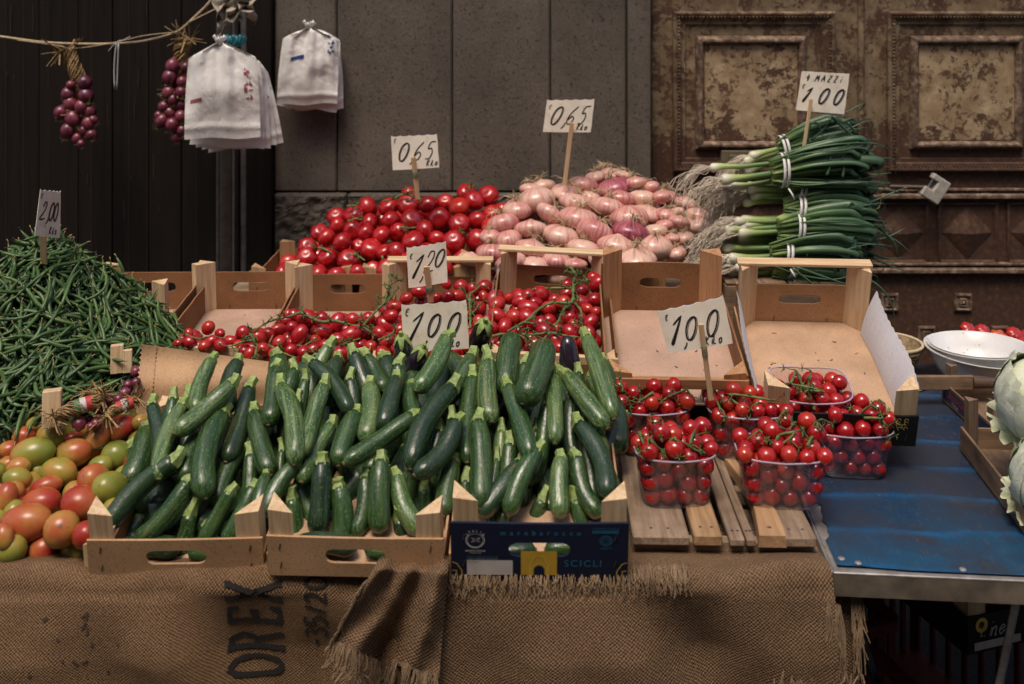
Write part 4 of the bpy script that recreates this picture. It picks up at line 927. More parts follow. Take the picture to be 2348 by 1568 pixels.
for i, (p, r) in enumerate(zip(Cx, Rr)):
    o = mobj('tomato', TM[i % 5]); ax = rdir(.75, rr) if i not in stems else Vector((rr.uniform(-.5, .5), -.6, .7)).normalized()
    o.matrix_basis = aim(p, ax, rr.uniform(0, 6), r*1.02)
    st = i in stems
    tag(o, ('round red tomato with green stalk' if st else 'smooth round red tomato')+(' low in' if p[2] < .90 else ' high in')+' the wall side heap'+(' beside the dark shutter' if p[0] < -.48 else ' beside the pink onions' if p[0] > -.17 else ' below the sign'), 'tomato', 'round red tomatoes')
    if i in stems or (i >= nvis and i % 4 == 0): mobj('calyx', TCAL[i % 3], o, Matrix.Translation((0, 0, .66)) @ Matrix.Scale(.72, 4))
def vine(label, pts_list, r=.0028, name='tomato_vine', group='vine stems among the tomatoes', curl=0, rs=None, mat=None):
    """pts_list: list of world paths, first is the main stem"""
    o0 = Vector(pts_list[0][0]); rs = rs or random.Random(int(abs(o0.x*1e4)))
    t = thing(name, label, 'vine', group, TR(o0))
    for i, pts in enumerate(pts_list):
        pts = [Vector(p)-o0 for p in pts]; q = smooth_path(pts, 4); a = MB(); n = len(q); k = r if i == 0 else r*.72
        a.tube(q, [k*(1.15-.45*j/(n-1))*(1+.25*math.sin(j*2.3)) for j in range(n)], 6)
        st = a.build('main_stem' if i == 0 else 'side_stem', mat or GREEN, t, 179)
        for c_ in range(curl if i == 0 else curl//2):
            j = rs.randrange(1, n); b = q[j]; a = MB(); d = Vector((rs.uniform(-1, 1), rs.uniform(-1, .2), rs.uniform(-.5, 1))).normalized(); e = d.cross(UP).normalized()
            L = rs.uniform(.012, .026)
            a.tube(smooth_path([b, b+d*L*.5, b+d*L+e*L*.3], 3), k*.55, 5)
            tip = b+d*L+e*L*.3
            for w_ in range(5):
                an = w_*1.26+rs.random(); f_ = (e*math.cos(an)+d.cross(e)*math.sin(an)); s_ = rs.uniform(.007, .012)
                a.tube([tip, tip+f_*s_*.6+d*s_*.2, tip+f_*s_+d*s_*rs.uniform(-.3, .7)], [.0014, .0015, .0004], 4, flat=.4)
            a.build('sepal_tuft', CALYX, t, 179)
    return t
def vp(cr, pl, lst, lift=.02): return [pl.at(*cr(x, y), lift) for x, y in lst]
vine('green stalk cluster on top of the round tomato heap beside its sign', [vp(c2, pl_t, [(745, 545), (800, 520), (860, 530), (890, 550)], .035), vp(c2, pl_t, [(800, 520), (830, 505), (845, 500)], .045), vp(c2, pl_t, [(690, 555), (745, 545)], .04)], .0035, curl=4)
for lst in ([(505, 580), (545, 575), (570, 560)], [(510, 660), (555, 645), (590, 655)], [(325, 800), (380, 800), (430, 830)], [(780, 690), (830, 695), (870, 690)], [(540, 825), (580, 850), (600, 865)], [(1090, 700), (1110, 720), (1130, 730)], [(690, 840), (700, 870), (740, 850)], [(1140, 500), (1165, 475), (1170, 470)]):
    vine('short green tomato stalk lying between the round tomatoes', [vp(c2, pl_t, lst, .03)], .0030, curl=3)

# ---- flat pink onions
def onion_mesh(name, mat, seed, sz=.66, neck=.28):
    mb = MB(); r = random.Random(seed); prof = []
    for i in range(15):
        a = -math.pi/2+math.pi*i/14; rr_ = max(.02, math.cos(a)**.92 if math.cos(a) > 0 else .02); z = math.sin(a)*sz
        if i >= 12: rr_ = [.30, .16, .09][i-12]*(.8+neck); z = sz*(.90+.10*(i-11))
        if i <= 1: z = -sz*(.97-.02*i); rr_ = (.06, .22)[i]
        prof.append((rr_, z))
    mb.lathe(prof, 22, wob=lambda a, t: 1+.012*math.sin(a*7+seed)+.02*math.sin(a*2+seed*2))
    me = mb.build(None, mat, None, 179); me.name = name; return me
OM = [onion_mesh('pink_onion', ONI, i, .50+.05*(i % 3)) for i in range(6)]
def root_mesh(name, n, L, seed, mat=ROOT, spread=1.0, r=.0075):
    mb = MB(); q = random.Random(seed)
    for i in range(n):
        a = q.uniform(0, 6.28); c, s = math.cos(a), math.sin(a); l = L*q.uniform(.5, 1.2); b = q.uniform(.2, 1)*spread
        mb.tube([(c*.05, s*.05, 0), (c*l*.4*b, s*l*.4*b, l*.35), (c*l*b+q.uniform(-.1, .1), s*l*b+q.uniform(-.1, .1), l*q.uniform(-.1, .7)), (c*l*1.3*b+q.uniform(-.2, .2), s*l*1.3*b+q.uniform(-.2, .2), l*q.uniform(-.5, .6))], [r, r*.9, r*.7, r*.3], 3, cap=False)
    me = mb.build(None, mat, None, 179); me.name = name; return me
ORT = [root_mesh('roots', 18, .85, i, ROOT, 1.0, .026) for i in range(4)]
pl_o = Plane(2.92, .875, 3.22, 1.095)
ol = [(1870,428,75),(1738,470,72),(1892,485,88),(1525,480,62),(1460,490,50),(1495,545,88),(1650,513,78),(1705,570,85),(1780,535,45),(1928,545,75),(1870,590,85),(2045,545,72),(2010,460,55),(2140,535,50),(1395,600,72),(1565,625,75),(1715,648,95),(1975,640,95),(2070,620,75),(2170,625,55),(1320,670,75),(1465,705,82),(1625,735,88),(1800,720,92),(1985,715,90),(2115,710,58),(2165,680,45),(2240,665,55),(2225,610,38),(1340,755,70),(1470,805,82),(1265,825,78),(1252,735,50),(1915,790,95),(1740,805,80),(2110,790,85),(2010,865,98),(1360,870,75),(2225,825,48),(2200,750,45),(2265,745,48),(1490,890,65),(1700,885,55),(1600,860,70),(1850,860,75),(1150,860,60),(1800,430,50),(2090,480,45),(1950,420,40)]
C, Rr = place_balls(ol, c2, pl_o, 1.15); nvis = len(C)
rr = random.Random(8)
for i in range(45):
    X = rr.uniform(.0, .60); Y = rr.uniform(3.0, 3.32); C.append(Vector((X, Y, .84+max(0, min(.20, (Y-2.97)*.75))-rr.uniform(.03, .09)))); Rr.append(.045)
Cx = relax(C, [r*.66 for r in Rr], layer=[1]*nvis+[0]*(len(C)-nvis), cap=.06)
for i, (p, r) in enumerate(zip(Cx, Rr)):
    o = mobj('pink_onion', OM[i % 6]); t_ = .30
    ax = Vector((rr.uniform(-t_, t_), rr.uniform(-.15, .30), 1)).normalized()
    if i in (15, 21, 23): ax = Vector((rr.uniform(-.6, .6), .3, .7)).normalized()
    flip = i % 3 != 0
    o.matrix_basis = aim(p, -ax if flip else ax, rr.uniform(0, 6), r*.99)
    dk = i in (2, 24)
    tag(o, 'plum coloured flat onion in the pink onion heap by the wall' if dk else 'flat pink papery onion'+(' low in' if p[2] < .95 else ' high in')+' the heap by the wall,'+(' beside the round tomatoes' if p[0] < .17 else ' beside the spring onions' if p[0] > .42 else ' below the sign'), 'onion', 'pink onions')
    if dk: o.data = onion_mesh('pink_onion', PINKD, 30+i, .52)
    if i % 4 != 1: mobj('roots', ORT[i % 4], o, Matrix.Translation((0, 0, -.54 if flip else .56)) @ (Matrix.Rotation(math.pi, 4, 'X') if flip else Matrix.Identity(4)))

# ---- zucchini
def zucchini(p0, p1, r, kind, bow=0, stem=True, up=None, name='zucchini', lab=None):
    """p0 stem end, p1 blossom end"""
    d = p1-p0; L = d.length; sl = min(.028, L*.13) if stem else .003; rq = random.Random(int(abs(p0.x*7919+p0.z*3571)*1000))
    z_ = d.normalized(); x_ = Vector((0, -.5, .8)); x_ = (x_-z_*x_.dot(z_)).normalized(); y_ = z_.cross(x_)
    mtx = Matrix((x_, y_, z_)).transposed().to_4x4(); mtx.translation = p0
    n = 18; pts, rad = [], []; b2 = rq.uniform(-.008, .008)
    for i in range(n+1):
        t = i/n; s = sl+(L-sl)*t; f = math.sin(math.pi*t)
        pts.append(Vector((b2*f, bow*f*L, s)))
        q = .74+.20*min(1, t/.18)+.10*math.sin(min(1, t)*math.pi*.75)
        if t > .82: q *= math.sqrt(max(.0, 1-((t-.82)/.185)**2))
        if not stem and t < .14: q *= math.sqrt(max(.05, 1-((.14-t)/.145)**2))
        rad.append(max(.003, r*q*(1+.025*math.sin(t*9+b2*900))))
    root = thing(name, lab[0], lab[1], lab[2], mtx)
    a = MB(); N = 20; ph = rq.random()*6
    a.tube(pts, rad, N); 
    for i in range(n+1):                           # shallow lengthwise ridges
        c = pts[i]
        for k in range(N):
            v = Vector(a.v[i*N+k]); a.v[i*N+k] = tuple(c+(v-c)*(1+.022*math.cos(5*2*math.pi*k/N+ph)))
    a.build('body', kind, root, 179)
    if stem:
        a = MB(); bx = rq.uniform(-.35, .35)*sl; by = rq.uniform(-.35, .35)*sl
        P_ = [Vector((0, 0, sl+.004)), Vector((0, 0, sl*.8)), Vector((bx*.4, by*.4, sl*.4)), Vector((bx, by, 0))]
        a.tube(P_, [r*.76, r*.70, r*.50, r*.54], 10, ridge=.10); a.build('stalk', ZSTEM, root, 50)
    a = MB(); a.lathe([(.0048, -.002), (.0045, .0012), (.003, .002), (.0003, .0014)], 8); o = a.build('blossom_scar', SCAR, root, 60); o.location = pts[-1]+Vector((0, 0, -.0005))
    return root
pl_z = Plane(1.765, .705, 2.15, .918)
ZA = [(470,440,515,930,108,0),(605,390,590,690,92,0),(675,440,515,950,105,1),(1010,325,612,668,115,3),(850,175,745,540,102,1),(1005,190,950,540,110,0),(1090,330,925,850,115,1),(915,485,800,1070,145,2),(760,640,690,960,108,1),(672,775,175,1270,132,3),(742,910,370,1340,120,2),(1240,225,1190,620,122,2),(1255,320,1350,860,118,2),(1090,490,1205,930,122,1),(1370,405,1365,720,74,0),(1548,320,1395,800,110,2),(1425,190,1690,540,100,2),(1355,215,1325,440,95,0),(1425,280,1370,500,82,0),(1620,175,1585,500,110,0),(1690,270,1685,540,86,0),(1575,75,1480,330,105,0),(1695,125,1790,320,108,0),(1600,570,1390,970,108,1),(1740,505,1620,870,128,1),(1378,812,1165,1180,108,2),(1522,785,1485,1295,132,3),(1620,945,1625,1350,128,1),(1182,895,1105,1180,84,1),(1120,950,915,1350,108,1),(985,975,775,1350,102,2),(1060,690,865,1120,112,0),(1085,725,1040,1010,100,0),(740,1080,590,1360,112,0),(860,1150,690,1380,95,0),(1325,990,1345,1330,118,0),(700,375,690,560,95,-1),(1790,885,1715,1310,100,1),(1272,700,1262,900,60,-1)]
ZB = [(598,110,392,470,115,3),(760,225,470,600,118,1),(640,392,358,935,130,2),(432,578,-40,905,106,4),(365,410,395,640,98,1),(288,360,195,700,110,1),(120,395,80,780,122,1),(295,255,255,460,108,0),(85,235,210,470,92,1),(735,330,700,900,112,1),(825,205,815,420,98,0),(825,250,848,655,118,2),(975,128,925,500,142,1),(1168,170,1035,545,162,3),(925,390,1085,885,112,2),(1045,250,1000,520,84,0),(1215,315,1225,780,96,0),(1185,492,1105,800,96,0),(1262,335,1538,695,112,3),(1395,95,1575,640,108,2),(1425,345,1540,700,96,1),(1360,305,1400,520,86,0),(1345,610,1535,1110,118,2),(1485,705,1590,1090,106,1),(1142,768,945,1215,116,3),(1260,825,1262,1230,116,2),(1335,815,1500,1220,110,2),(1045,865,775,1215,120,1),(765,585,780,1175,132,3),(668,610,385,975,116,3),(625,845,555,1220,120,1),(690,925,690,1210,92,0),(185,825,180,1325,132,3),(262,935,430,1320,118,1),(100,925,55,1325,112,1),(450,975,445,1150,104,0),(880,810,868,1060,66,-1),(1165,1040,1110,1240,96,-1),(1320,1040,1385,1230,94,0),(620,570,560,790,84,0),(285,1150,305,1340,100,0),(1320,455,1350,720,102,-1),(905,640,895,860,92,-1),(960,720,925,1000,100,-1),(1395,690,1440,950,96,-1),(540,640,480,930,100,-1),(1130,640,1050,960,95,-1)]
items = [(za, q) for q in ZA]+[(zb, q) for q in ZB]
caps = []; rz_ = random.Random(21)
for cr, (x0, y0, x1, y1, wd, ly) in items:
    a, b = cr(x0, y0), cr(x1, y1); wp = cr(x0+wd, y0)[0]-a[0]
    p0 = pl_z.at(*a, .014*ly); p1 = pl_z.at(*b, .014*ly); r = wp/2/F*(p0.y+p1.y)/2
    L = (p1-p0).length
    if L < .13 and ly <= 0: p1 = p0+(p1-p0).normalized()*.16+Vector((0, .02, -.05))   # dives into the heap
    for p in (p0, p1):
        if p.y < 1.790: f_ = 1.790/p.y; p.x *= f_; p.z = CZ+(p.z-CZ)*f_; p.y = 1.790
    caps.append([p0, p1, r, ly])
nv = len(caps)
for i in range(126):                               # those underneath
    x = 300+1110*((i % 21)+.5+rz_.uniform(-.4, .4))/21; y = 850+420*((i//21)+.5+rz_.uniform(-.3, .3))/6
    if x < 640 and y < 1010: continue
    p = pl_z.at(x, y, -.036); an = rz_.uniform(-.6, .6); d = Vector((math.sin(an)*.16, -.13, -.068))
    if p.y < 1.865: p.y = 1.865; p.z = min(p.z, .715)
    caps.append([p-d*.5, p+d*.5, .024, -3])
for k in range(3):                                 # lying across behind the hand holes
    for j, (x0, x1, y0, y1) in enumerate(((-.135, -.005, .029, .029), (.138, .01, .029, .029))):
        m_ = zc[k].matrix_basis; caps.append([m_ @ Vector((x0, y0, .027)), m_ @ Vector((x1, y1, .027)), .0185, -4])
S, Ro, ow = [], [], []
for i, (p0, p1, r, ly) in enumerate(caps):
    for k in range(7): S.append(p0.lerp(p1, .1+.8*k/6)); Ro.append(r*.82); ow.append(i)
S2 = relax(S, Ro, ow, [c[3] for c in caps], it=60, cap=.05)
darkset = {0, 5, 6, 9, 19, 20, 22, 26, 36, 41, 66, 68, 79, 80, 87, 44, 60, 61, 16, 83}
lightset = {2, 4, 12, 15, 23, 39, 44, 45, 49, 55, 50, 3, 57, 58, 59, 64, 72, 73, 81, 21}
for i, (p0, p1, r, ly) in enumerate(caps):
    sh = Vector(S2[i*7+3])-Vector(S[i*7+3]); ym = min(p0.y, p1.y); sh *= 1 if ym+sh.y > 1.785 or sh.y >= 0 else max(0, (ym-1.785)/-sh.y); k = 0 if i in darkset or (i >= nv and i % 2) else (2 if i in lightset else 1)
    lab = ('dark green zucchini with a dull sheen in the front heap', 'speckled mid green zucchini in the front heap', 'pale streaked light green zucchini in the front heap')[k]
    nostem = i in (39+12, 39+13)
    if nostem: lab = 'thick blunt zucchini with its blossom end down'
    if i in (3, 39+3): lab = 'zucchini lying slantwise on top'
    xm = (p0.x+p1.x)/2; lab += (' in the box beside the half ripe tomatoes' if xm < wx(612, 1.9) else ' in the middle cardboard box' if xm < wx(1027, 1.9) else ' in the navy printed box')
    if ly <= -3: lab = 'half buried '+lab
    lab = lab.replace(' in the front heap', '').replace(' with a dull sheen', '')
    bow = rz_.uniform(-.085, .085)
    if i == 9: bow = .09
    if i == 39+22: bow = -.09
    if i == 12: bow = -.06
    zucchini(p0+sh, p1+sh, r*.98, ZUC[k], bow, not nostem, lab=(lab, 'zucchini', 'zucchini in the front heap'))
# aubergines behind the zucchini
for x, y, r, ax in ((790, 170, 66, (.2, -.5, .8)), (300, 265, 62, (-.1, -.3, .9)), (400, 330, 60, (.4, -.3, .8)), (1310, 270, 60, (-.1, .2, 1))):
    X, Y = zb(x, y); p = pl_z.at(X, Y, .0)+Vector((0, .05, .008)); r_ = (zb(x+r, y)[0]-X)/F*p.y
    t = thing('aubergine', 'glossy black aubergine with a green cap behind the zucchini' if x != 1310 else 'plain black aubergine lying behind the tall zucchini beside the empty crate', 'aubergine', 'aubergines behind the zucchini', aim(p, Vector(ax)))
    a = MB(); a.lathe([(.001, -r_*3.4), (r_*.5, -r_*3.2), (r_*.95, -r_*2.4), (r_*1.05, -r_*1.4), (r_*.9, -r_*.3), (r_*.72, r_*.35), (r_*.5, r_*.75), (.004, r_*.95)], 18); a.build('body', AUB, t, 179)
    if x != 1310:
        a = MB()
        for k in range(5):
            an = k*1.257; c, s = math.cos(an), math.sin(an); a.tube([(0, 0, r_*1.02), (c*r_*.5, s*r_*.5, r_*.85), (c*r_*.82, s*r_*.82, r_*.25), (c*r_*.9, s*r_*.9, -r_*.05)], [r_*.25, r_*.34, r_*.2, .001], 6, flat=.3)
        a.tube([(0, 0, r_*.9), (0, 0, r_*1.5)], [r_*.25, r_*.2], 7); a.build('cap', ZSTEM, t, 60)

# ---- big unripe tomatoes
BM = []
for i in range(6):
    mb = MB(); ball(mb, 1, (1.42, 1.32, 1.18, 1.5, 1.02, 1.25)[i], 18, 12, .02, 4, .05, pinch=.10 if i % 2 else .03)
    me = mb.build(None, BIGT, None, 179); me.name = 'salad_tomato'; BM.append(me)
bl_ = [(45,388,85,75,2),(245,388,75,70,0),(170,360,60,50,1),(262,305,60,55,1),(390,435,120,85,0),(165,445,90,60,2),(228,562,130,92,0),(508,560,150,82,0),(662,480,78,100,1),(808,405,110,85,3),(812,580,112,92,4),(975,490,85,75,1),(970,635,92,100,1),(408,690,160,82,0),(320,800,125,65,3),(120,740,115,65,1),(655,745,90,90,2),(770,815,110,100,0),(855,770,80,95,1),(285,915,142,95,1),(565,910,132,100,2),(100,965,65,70,2),(180,1050,135,112,0),(430,1090,105,108,4),(85,1230,95,85,4),(305,1235,120,90,4),(545,1235,110,75,1),(110,1365,115,65,0),(340,1335,108,75,4),(550,1325,97,75,2),(520,840,75,70,3),(40,870,60,85,3),(620,400,70,40,1),(870,300,90,60,1),(980,350,50,50,2),(60,540,70,55,1),(130,655,80,55,1),(700,650,70,60,1),(520,465,75,45,3),(790,940,80,55,2),(30,1140,55,80,0),(600,1130,80,80,1),(90,830,75,60,2),(50,640,70,50,1),(0,1230,60,70,2),(-30,1050,60,70,1),(-20,700,60,60,2)]
pl_b = Plane(1.80, .675, 2.08, .765)
C, Rr = [], []
for x, y, rx, ry, k in bl_:
    X, Y = c5(x, y-14); p = pl_b.at(X, Y); p = P(X, Y, max(p.y, 1.805)); C.append(p); Rr.append((c5(x+min(rx, ry), y)[0]-X)/F*p.y*1.16)
nb = len(C)
for i in range(20): C.append(pl_b.at(rz_.uniform(10, 300), rz_.uniform(1010, 1240), -.05)); Rr.append(.033)
Cx = relax(C, [r*.95 for r in Rr], layer=[1]*nb+[0]*20, cap=.05)
for i, (p, r) in enumerate(zip(Cx, Rr)):
    k = bl_[i][4] if i < nb else 1; rx, ry = (bl_[i][2], bl_[i][3]) if i < nb else (1, 1); o = mobj('salad_tomato', BM[k])
    if rx > ry*1.15: ax = Vector((1 if i % 2 else -1, rz_.uniform(-.3, .3), rz_.uniform(-.35, .35)))
    elif ry > rx*1.1: ax = Vector((rz_.uniform(-.5, .5), .35, .8))
    else: ax = Vector((rz_.uniform(-.4, .4), -.8, .6))
    o.matrix_basis = aim(p, ax.normalized(), rz_.uniform(0, 6), r)
    tag(o, 'large smooth half ripe tomato, green to red, '+('along the front edge above the burlap' if p[1] < 1.86 else 'below the red onion plaits' if p[1] > 1.99 else 'in the middle of the heap'), 'tomato', 'half ripe salad tomatoes')
    b = MB(); b.lathe([(.16, 0), (.10, .02), (.05, .035), (.005, .01)], 8); me = b.build(None, SCAR, None, 60); q = mobj('stalk_scar', me, o); q.location = (0, 0, (1.42, 1.32, 1.18, 1.5, 1.02, 1.25)[k]*.955-.02)

# ---- plum tomatoes
PM = [ball_mesh('plum_tomato', PLUM, 1, (1.28, 1.18, 1.38, 1.1)[i], 0, 5, .04, seed=i+9) for i in range(4)]
PCAL = [calyx_mesh('calyx', .75, 6, 20+i, up=.8) for i in range(3)]
pB = Plane(2.43, .800, 2.72, .900); pE = Plane(2.29, .838, 2.62, .925)
l6 = [(258,632,50),(310,605,35),(375,680,36),(465,665,50),(460,612,38),(602,563,49),(685,605,38),(575,695,45),(622,660,42),(690,690,48),(755,660,43),(855,605,56),(965,645,58),(870,735,52),(900,760,45),(1115,670,52),(1090,765,52),(1040,605,45),(1110,575,45),(1180,465,38),(1228,475,45),(1310,495,66),(1260,615,58),(1210,560,46),(1430,590,57),(1415,500,50),(1530,525,58),(1640,505,52),(1635,610,62),(1535,650,52),(1290,735,48),(1200,725,47),(1555,750,55),(1375,660,45),(1880,545,62),(1910,480,48),(1940,415,50),(1805,605,46),(1920,650,57),(1775,700,50),(1865,750,52),(1755,500,50),(1700,690,45),(1440,690,45),(1360,720,45),(1000,720,45),(1150,510,45),(820,690,40),(1720,600,45),(1650,700,45),(1980,600,45),(1960,720,45)]
l7d = [(300,365,48),(210,410,42),(130,465,45),(580,335,52),(745,340,58),(490,400,45),(560,395,45),(410,410,40),(730,400,38),(700,480,52),(690,580,48),(650,660,48),(105,530,45),(640,420,40),(255,560,45),(620,520,42),(660,350,40),(170,620,45),(90,700,50),(60,790,42),(180,690,45),(30,640,45),(240,760,45),(360,780,45),(430,760,40),(480,315,35),(690,740,45)]
l7e = [(820,450,55),(900,410,42),(970,430,42),(1030,390,48),(1115,390,62),(1200,420,38),(1300,315,42),(1465,275,48),(1490,315,55),(1385,360,45),(1285,380,42),(1265,440,52),(1380,440,54),(1475,420,48),(1030,475,55),(1165,480,52),(815,525,55),(930,535,55),(1030,550,58),(1170,560,48),(1295,545,55),(1385,545,42),(1445,570,48),(785,610,45),(870,600,52),(1115,590,58),(1150,640,60),(1310,640,58),(1340,600,45),(1205,690,55),(845,715,45),(1040,740,42),(1230,740,45),(1320,725,45),(1440,640,42),(1480,500,35),(960,640,45),(1225,610,42),(1080,440,40),(860,690,45),(1420,480,40),(760,560,40),(1130,720,45),(950,720,42),(1400,700,42)]
rp = random.Random(31)
def plums(lst, cr, pl, label, grp, fill, stalk=.35):
    C, Rr = place_balls(lst, cr, pl, 1.02); n0 = len(C)
    for X0, X1, Y0, Y1, n in fill:
        for i in range(n): C.append(pl.at(*cr(rp.uniform(X0, X1), rp.uniform(Y0, Y1)), -.03)); Rr.append(.022)
    Cx = relax(C, [r*.98 for r in Rr], layer=[1]*n0+[0]*(len(C)-n0), cap=.05)
    for i, (p, r) in enumerate(zip(Cx, Rr)):
        o = mobj('plum_tomato', PM[i % 4]); ax = Vector((rp.gauss(0, .8), rp.gauss(-.2, .5), rp.gauss(.3, .6))).normalized()
        o.matrix_basis = aim(p, ax, rp.uniform(0, 6), r*.96); tag(o, label, 'tomato', grp)
        if rp.random() < stalk: mobj('calyx', PCAL[i % 3], o, Matrix.Translation((0, 0, (1.28, 1.18, 1.38, 1.1)[i % 4]*.93)))
plums(l6, c6, pB, 'small red plum tomato in the long vine heap behind the brown paper', 'plum tomatoes behind the brown paper', [(850, 1950, 620, 780, 34), (1150, 1900, 500, 640, 26), (250, 800, 640, 720, 14)])
plums(l7d, c7, Plane(2.36, .800, 2.70, .905), 'small red plum tomato in the crate behind the sign reading 1,20', 'plum tomatoes by the sign reading 1,20', [(60, 720, 420, 780, 34)])
plums(l7e, c7, pE, 'small red plum tomato in the crate next to the empty pink floored crate', 'plum tomatoes next to the empty crate', [(780, 1500, 380, 760, 36)], .5)
v6 = lambda l, lift=.035: vp(c6, pB, l, lift)
vine('long green vine stem arching over the plum tomatoes behind the brown paper', [v6([(1270, 450), (1330, 485), (1430, 520), (1530, 515), (1640, 545), (1720, 558), (1790, 605)], .045), v6([(1720, 550), (1750, 510), (1815, 440), (1870, 375), (1900, 290), (1912, 215)], .05), v6([(1270, 450), (1190, 480), (1090, 500), (1000, 540), (930, 590)], .045)], .0042, curl=12)
vine('forked green vine stem between the plum tomatoes and the zucchini', [v6([(905, 600), (930, 650), (950, 690), (945, 740), (940, 770)]), v6([(950, 690), (1030, 690), (1110, 725), (1180, 760), (1240, 780)]), v6([(930, 650), (850, 665), (770, 695)])], .0040, curl=6)
vine('thin dry vine with curled tips trailing from the plum tomatoes towards the beans', [v6([(20, 690), (130, 650), (230, 590), (310, 550), (420, 535)]), v6([(230, 590), (160, 560), (120, 545)]), v6([(420, 600), (520, 640), (620, 625), (720, 640)])], .0026, curl=8)
vine('thin curling vine along the plum tomatoes behind the zucchini', [v6([(1480, 720), (1560, 690), (1640, 660), (1700, 640)]), v6([(1300, 690), (1350, 660), (1390, 640)]), v6([(1240, 690), (1320, 700), (1360, 740)])], .0030, curl=6)
v7 = lambda l, pl=pE, lift=.035: vp(c7, pl, l, lift)
vine('branched green vine stem rising over the plum tomatoes next to the empty crate', [v7([(1310, 200), (1340, 250), (1330, 330), (1325, 430), (1270, 440), (1180, 440), (1090, 490), (1030, 550), (960, 590), (890, 630)], lift=.04), v7([(1330, 430), (1380, 490), (1385, 560), (1390, 600)]), v7([(1330, 340), (1200, 340), (1090, 345), (1020, 355)]), v7([(1340, 240), (1400, 260), (1430, 300)], lift=.05), v7([(1325, 430), (1270, 480), (1230, 560), (1200, 600)])], .0042, curl=14)
vine('pale vine stem across the front of the plum tomato crate', [v7([(760, 670), (850, 650), (960, 650), (1080, 650), (1180, 640), (1280, 660), (1370, 670)]), v7([(960, 650), (1030, 690), (1090, 720)]), v7([(1180, 640), (1130, 680)])], .0034, curl=8)
pD = Plane(2.36, .800, 2.70, .905)
vine('green vine stem standing up among the plum tomatoes beside the sign reading 1,20', [v7([(640, 610), (640, 520), (635, 430), (640, 370)], pD), v7([(635, 430), (590, 350), (560, 340)], pD), v7([(640, 380), (690, 340), (710, 320)], pD), v7([(640, 520), (690, 470), (710, 440)], pD)], .0036, curl=8)
vine('twisted thin vine hanging at the corner post of the plum tomato crate', [v7([(20, 480), (70, 430), (120, 380), (100, 320), (90, 250)], pD, .04), v7([(100, 320), (150, 290), (190, 295)], pD, .05)], .0026, curl=9)
vine('short green vine between the plum tomatoes and the tall zucchini', [v7([(20, 690), (70, 670), (120, 640), (150, 590)], pD), v7([(250, 800), (290, 770), (330, 765)], pD)], .0030, curl=6)
for x0, x1, lab in ((c7(735, 560), c7(825, 215), 'wrinkled clear film edge between the two plum tomato crates'),):
    a = MB()
    def ff(u, v): 
        p = P(x0[0]+(x1[0]-x0[0])*u+6*math.sin(u*14)*v, x0[1]+(x1[1]-x0[1])*u-14+28*v*(1-.4*u)+4*math.sin(u*25), 2.36+.25*u-.02*v); return tuple(p)
    a.grid(ff, 30, 4); a.uv = {}; tag(a.build('clear_film', FILM, None, 179), lab, 'plastic film')
